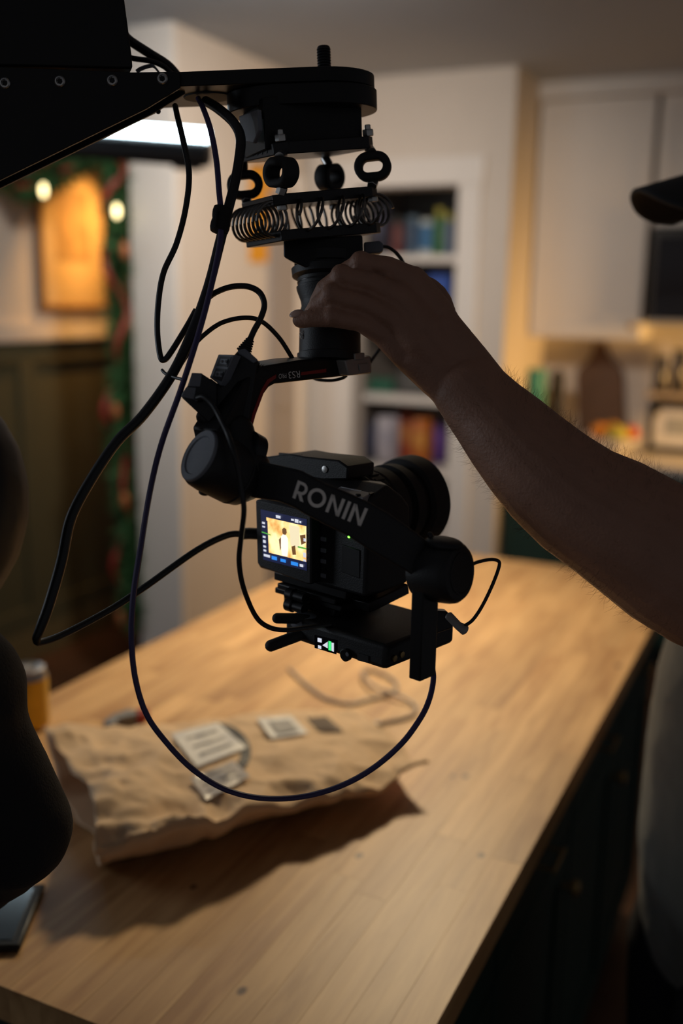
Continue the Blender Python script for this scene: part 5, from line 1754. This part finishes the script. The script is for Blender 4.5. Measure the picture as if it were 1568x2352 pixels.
br = MB().add(vs, fs).build('cap_brim', M_CAP, cp_, angle=70)
m_ = br.modifiers.new('board', 'SOLIDIFY')
m_.thickness = 0.005
m_.offset = 0

# ---------------------------------------------------------------- person in black at the left
hp = Vector((-0.83, 0.33, 0.93))
HL = P(-308, 1268, 0.70)
lf_ = (Vector((-0.62, 0.80, 0)) - Vector((-0.83, 0.25, 0))).normalized()      # facing over the worktop
ls_ = Z.cross(lf_)                                                            # person's left
hd_ = (-RH * 0.80 + FH * 0.60).normalized()
sR = P(-165, 1610, 0.755)
shc = sR - RH * 0.11 - FH * 0.10 + Z * 0.02
up2 = ((HL - shc).normalized() * 0.55 + Z * 0.45).normalized()
fwd2 = (hd_ - Z * 0.30)
fwd2 = (fwd2 - up2 * fwd2.dot(up2)).normalized()
pers = thing('person', Vector((hp.x, hp.y, 0)), 'person in black bending over the worktop beside the tablet', 'person')
eR = P(34, 1905, 0.80)
hR = onz(-190, 2105, TZ + 0.045)
sL = sR - RH * 0.22 - FH * 0.20
eL = sL + lf_ * 0.12 - RH * 0.06 - Z * 0.22
hLh = Vector((-0.99, 0.78, TZ + 0.045))


def figure(s, g):
    s.limb([(hp, 0.13 + g), (hp.lerp(shc, 0.4), 0.125 + g), (hp.lerp(shc, 0.75), 0.130 + g), (shc, 0.105 + g)], 24, 5)
    s.limb([(sR, 0.062 + g), (shc, 0.085 + g), (sL, 0.062 + g)], 18, 5)
    for a_, b_, c_ in ((sR, eR, hR), (sL, eL, hLh)):
        s.limb([(a_, 0.058 + g), (a_.lerp(b_, 0.5), 0.046 + g), (b_, 0.040 + g)], 18, 5)
        s.limb([(b_, 0.039 + g), (b_.lerp(c_, 0.4), 0.038 + g), (b_.lerp(c_, 0.92), 0.026 + g * 0.8)], 18, 4)
    for q in (-1, 1):
        s.limb([(hp + ls_ * 0.085 * q, 0.090 + g), (Vector((hp.x, hp.y, 0.5)) + ls_ * 0.10 * q + lf_ * 0.03, 0.058 + g), (Vector((hp.x, hp.y, 0.30)) + ls_ * 0.105 * q, 0.055 + g), (Vector((hp.x, hp.y, 0.10)) + ls_ * 0.11 * q, 0.038 + g)], 16, 4)


s = MB()
figure(s, 0.0)
s.limb([(shc, 0.060), (HL - up2 * 0.09 - fwd2 * 0.005, 0.052)], 16, 4)
crown(s, HL, fwd2, up2)
for c_, b_ in ((hR, eR), (hLh, eL)):
    dv = (c_ - b_)
    dv = Vector((dv.x, dv.y, 0)).normalized()
    sd = Z.cross(dv)
    s.limb([(c_ - dv * 0.02, (0.022)), (c_ + dv * 0.045, 0.022)], 14, 4)
    for k in range(4):
        o_ = (k - 1.5) * 0.018
        L = (0.055, 0.065, 0.060, 0.048)[k]
        b0 = c_ + dv * 0.055 + sd * o_
        s.limb([(b0, 0.0095), (b0 + dv * L * 0.6 - Z * 0.004, 0.0088), (b0 + dv * L - Z * 0.020, 0.008)], 10, 3)
    s.limb([(c_ + sd * 0.02, 0.012), (c_ + sd * 0.042 + dv * 0.03, 0.010), (c_ + sd * 0.045 + dv * 0.055 - Z * 0.01, 0.009)], 10, 3)
for q in (-1, 1):
    s.limb([(Vector((hp.x, hp.y, 0.045)) + ls_ * 0.11 * q - lf_ * 0.02, 0.034), (Vector((hp.x, hp.y, 0.040)) + ls_ * 0.115 * q + lf_ * 0.13, 0.030)], 14, 4)
remesh(s.build('body', M_SKIN, pers), 0.0045, 4)
eyes(HL, fwd2, up2, pers)
s = MB()
s.limb([(hp + Z * 0.02, 0.145), (hp.lerp(shc, 0.4), 0.142), (hp.lerp(shc, 0.75), 0.148), (shc, 0.118)], 24, 5)
s.limb([(sR, 0.074), (shc, 0.095), (sL, 0.074)], 18, 5)
for a_, b_, c_ in ((sR, eR, hR), (sL, eL, hLh)):
    s.limb([(a_, 0.066), (a_.lerp(b_, 0.5), 0.055), (b_, 0.047)], 20, 5)
    s.limb([(b_, 0.046), (b_.lerp(c_, 0.4), 0.045), (b_.lerp(c_, 0.88), 0.032)], 18, 3)
nk = HL - up2 * 0.115 - fwd2 * 0.005
s.limb([(shc, 0.085), (shc.lerp(nk, 0.6), 0.070), (nk, 0.064)], 18, 4)
sw = s.build('sweater', M_BLKC, pers)
remesh(sw, 0.008, 5)
dm = sw.modifiers.new('folds', 'DISPLACE')
dm.texture = dt
dm.strength = 0.006
dm.texture_coords = 'GLOBAL'
s = MB()
s.limb([(hp - Z * 0.03, 0.135), (hp - Z * 0.06, 0.13)], 20, 5)
for q in (-1, 1):
    s.limb([(hp + ls_ * 0.085 * q - Z * 0.05, 0.100), (Vector((hp.x, hp.y, 0.5)) + ls_ * 0.10 * q + lf_ * 0.03, 0.074), (Vector((hp.x, hp.y, 0.30)) + ls_ * 0.105 * q, 0.070), (Vector((hp.x, hp.y, 0.11)) + ls_ * 0.11 * q, 0.060)], 16, 3)
remesh(s.build('trousers', M_DENIM, pers), 0.010, 3)
for q in (-1, 1):
    s = MB()
    o_ = Vector((hp.x, hp.y, 0)) + ls_ * 0.113 * q
    s.limb([(o_ - lf_ * 0.045 + Z * 0.047, 0.045), (o_ + lf_ * 0.05 + Z * 0.046, 0.044), (o_ + lf_ * 0.165 + Z * 0.036, 0.034)], 16, 5)
    s.box(o_ + lf_ * 0.055 + Z * 0.012, 0.143, 0.042, 0.011, (lf_, ls_, Z))
    remesh(s.build('shoe', M_SHOE, pers), 0.006, 2)
s = MB()
s.ell(HL + up2 * 0.035 - fwd2 * 0.014, 0.103, 0.086, 0.100, (fwd2, up2.cross(fwd2), up2))
s.ell(HL - fwd2 * 0.034 - up2 * 0.022, 0.064, 0.072, 0.064, (fwd2, up2.cross(fwd2), up2))
s.ell(HL - fwd2 * 0.020 - up2 * 0.070, 0.056, 0.060, 0.046, (fwd2, up2.cross(fwd2), up2))
hr = s.build('hair', mat('black_hair', (0.008, 0.007, 0.007), 0.6, var=0.3), pers)
remesh(hr, 0.006, 2)
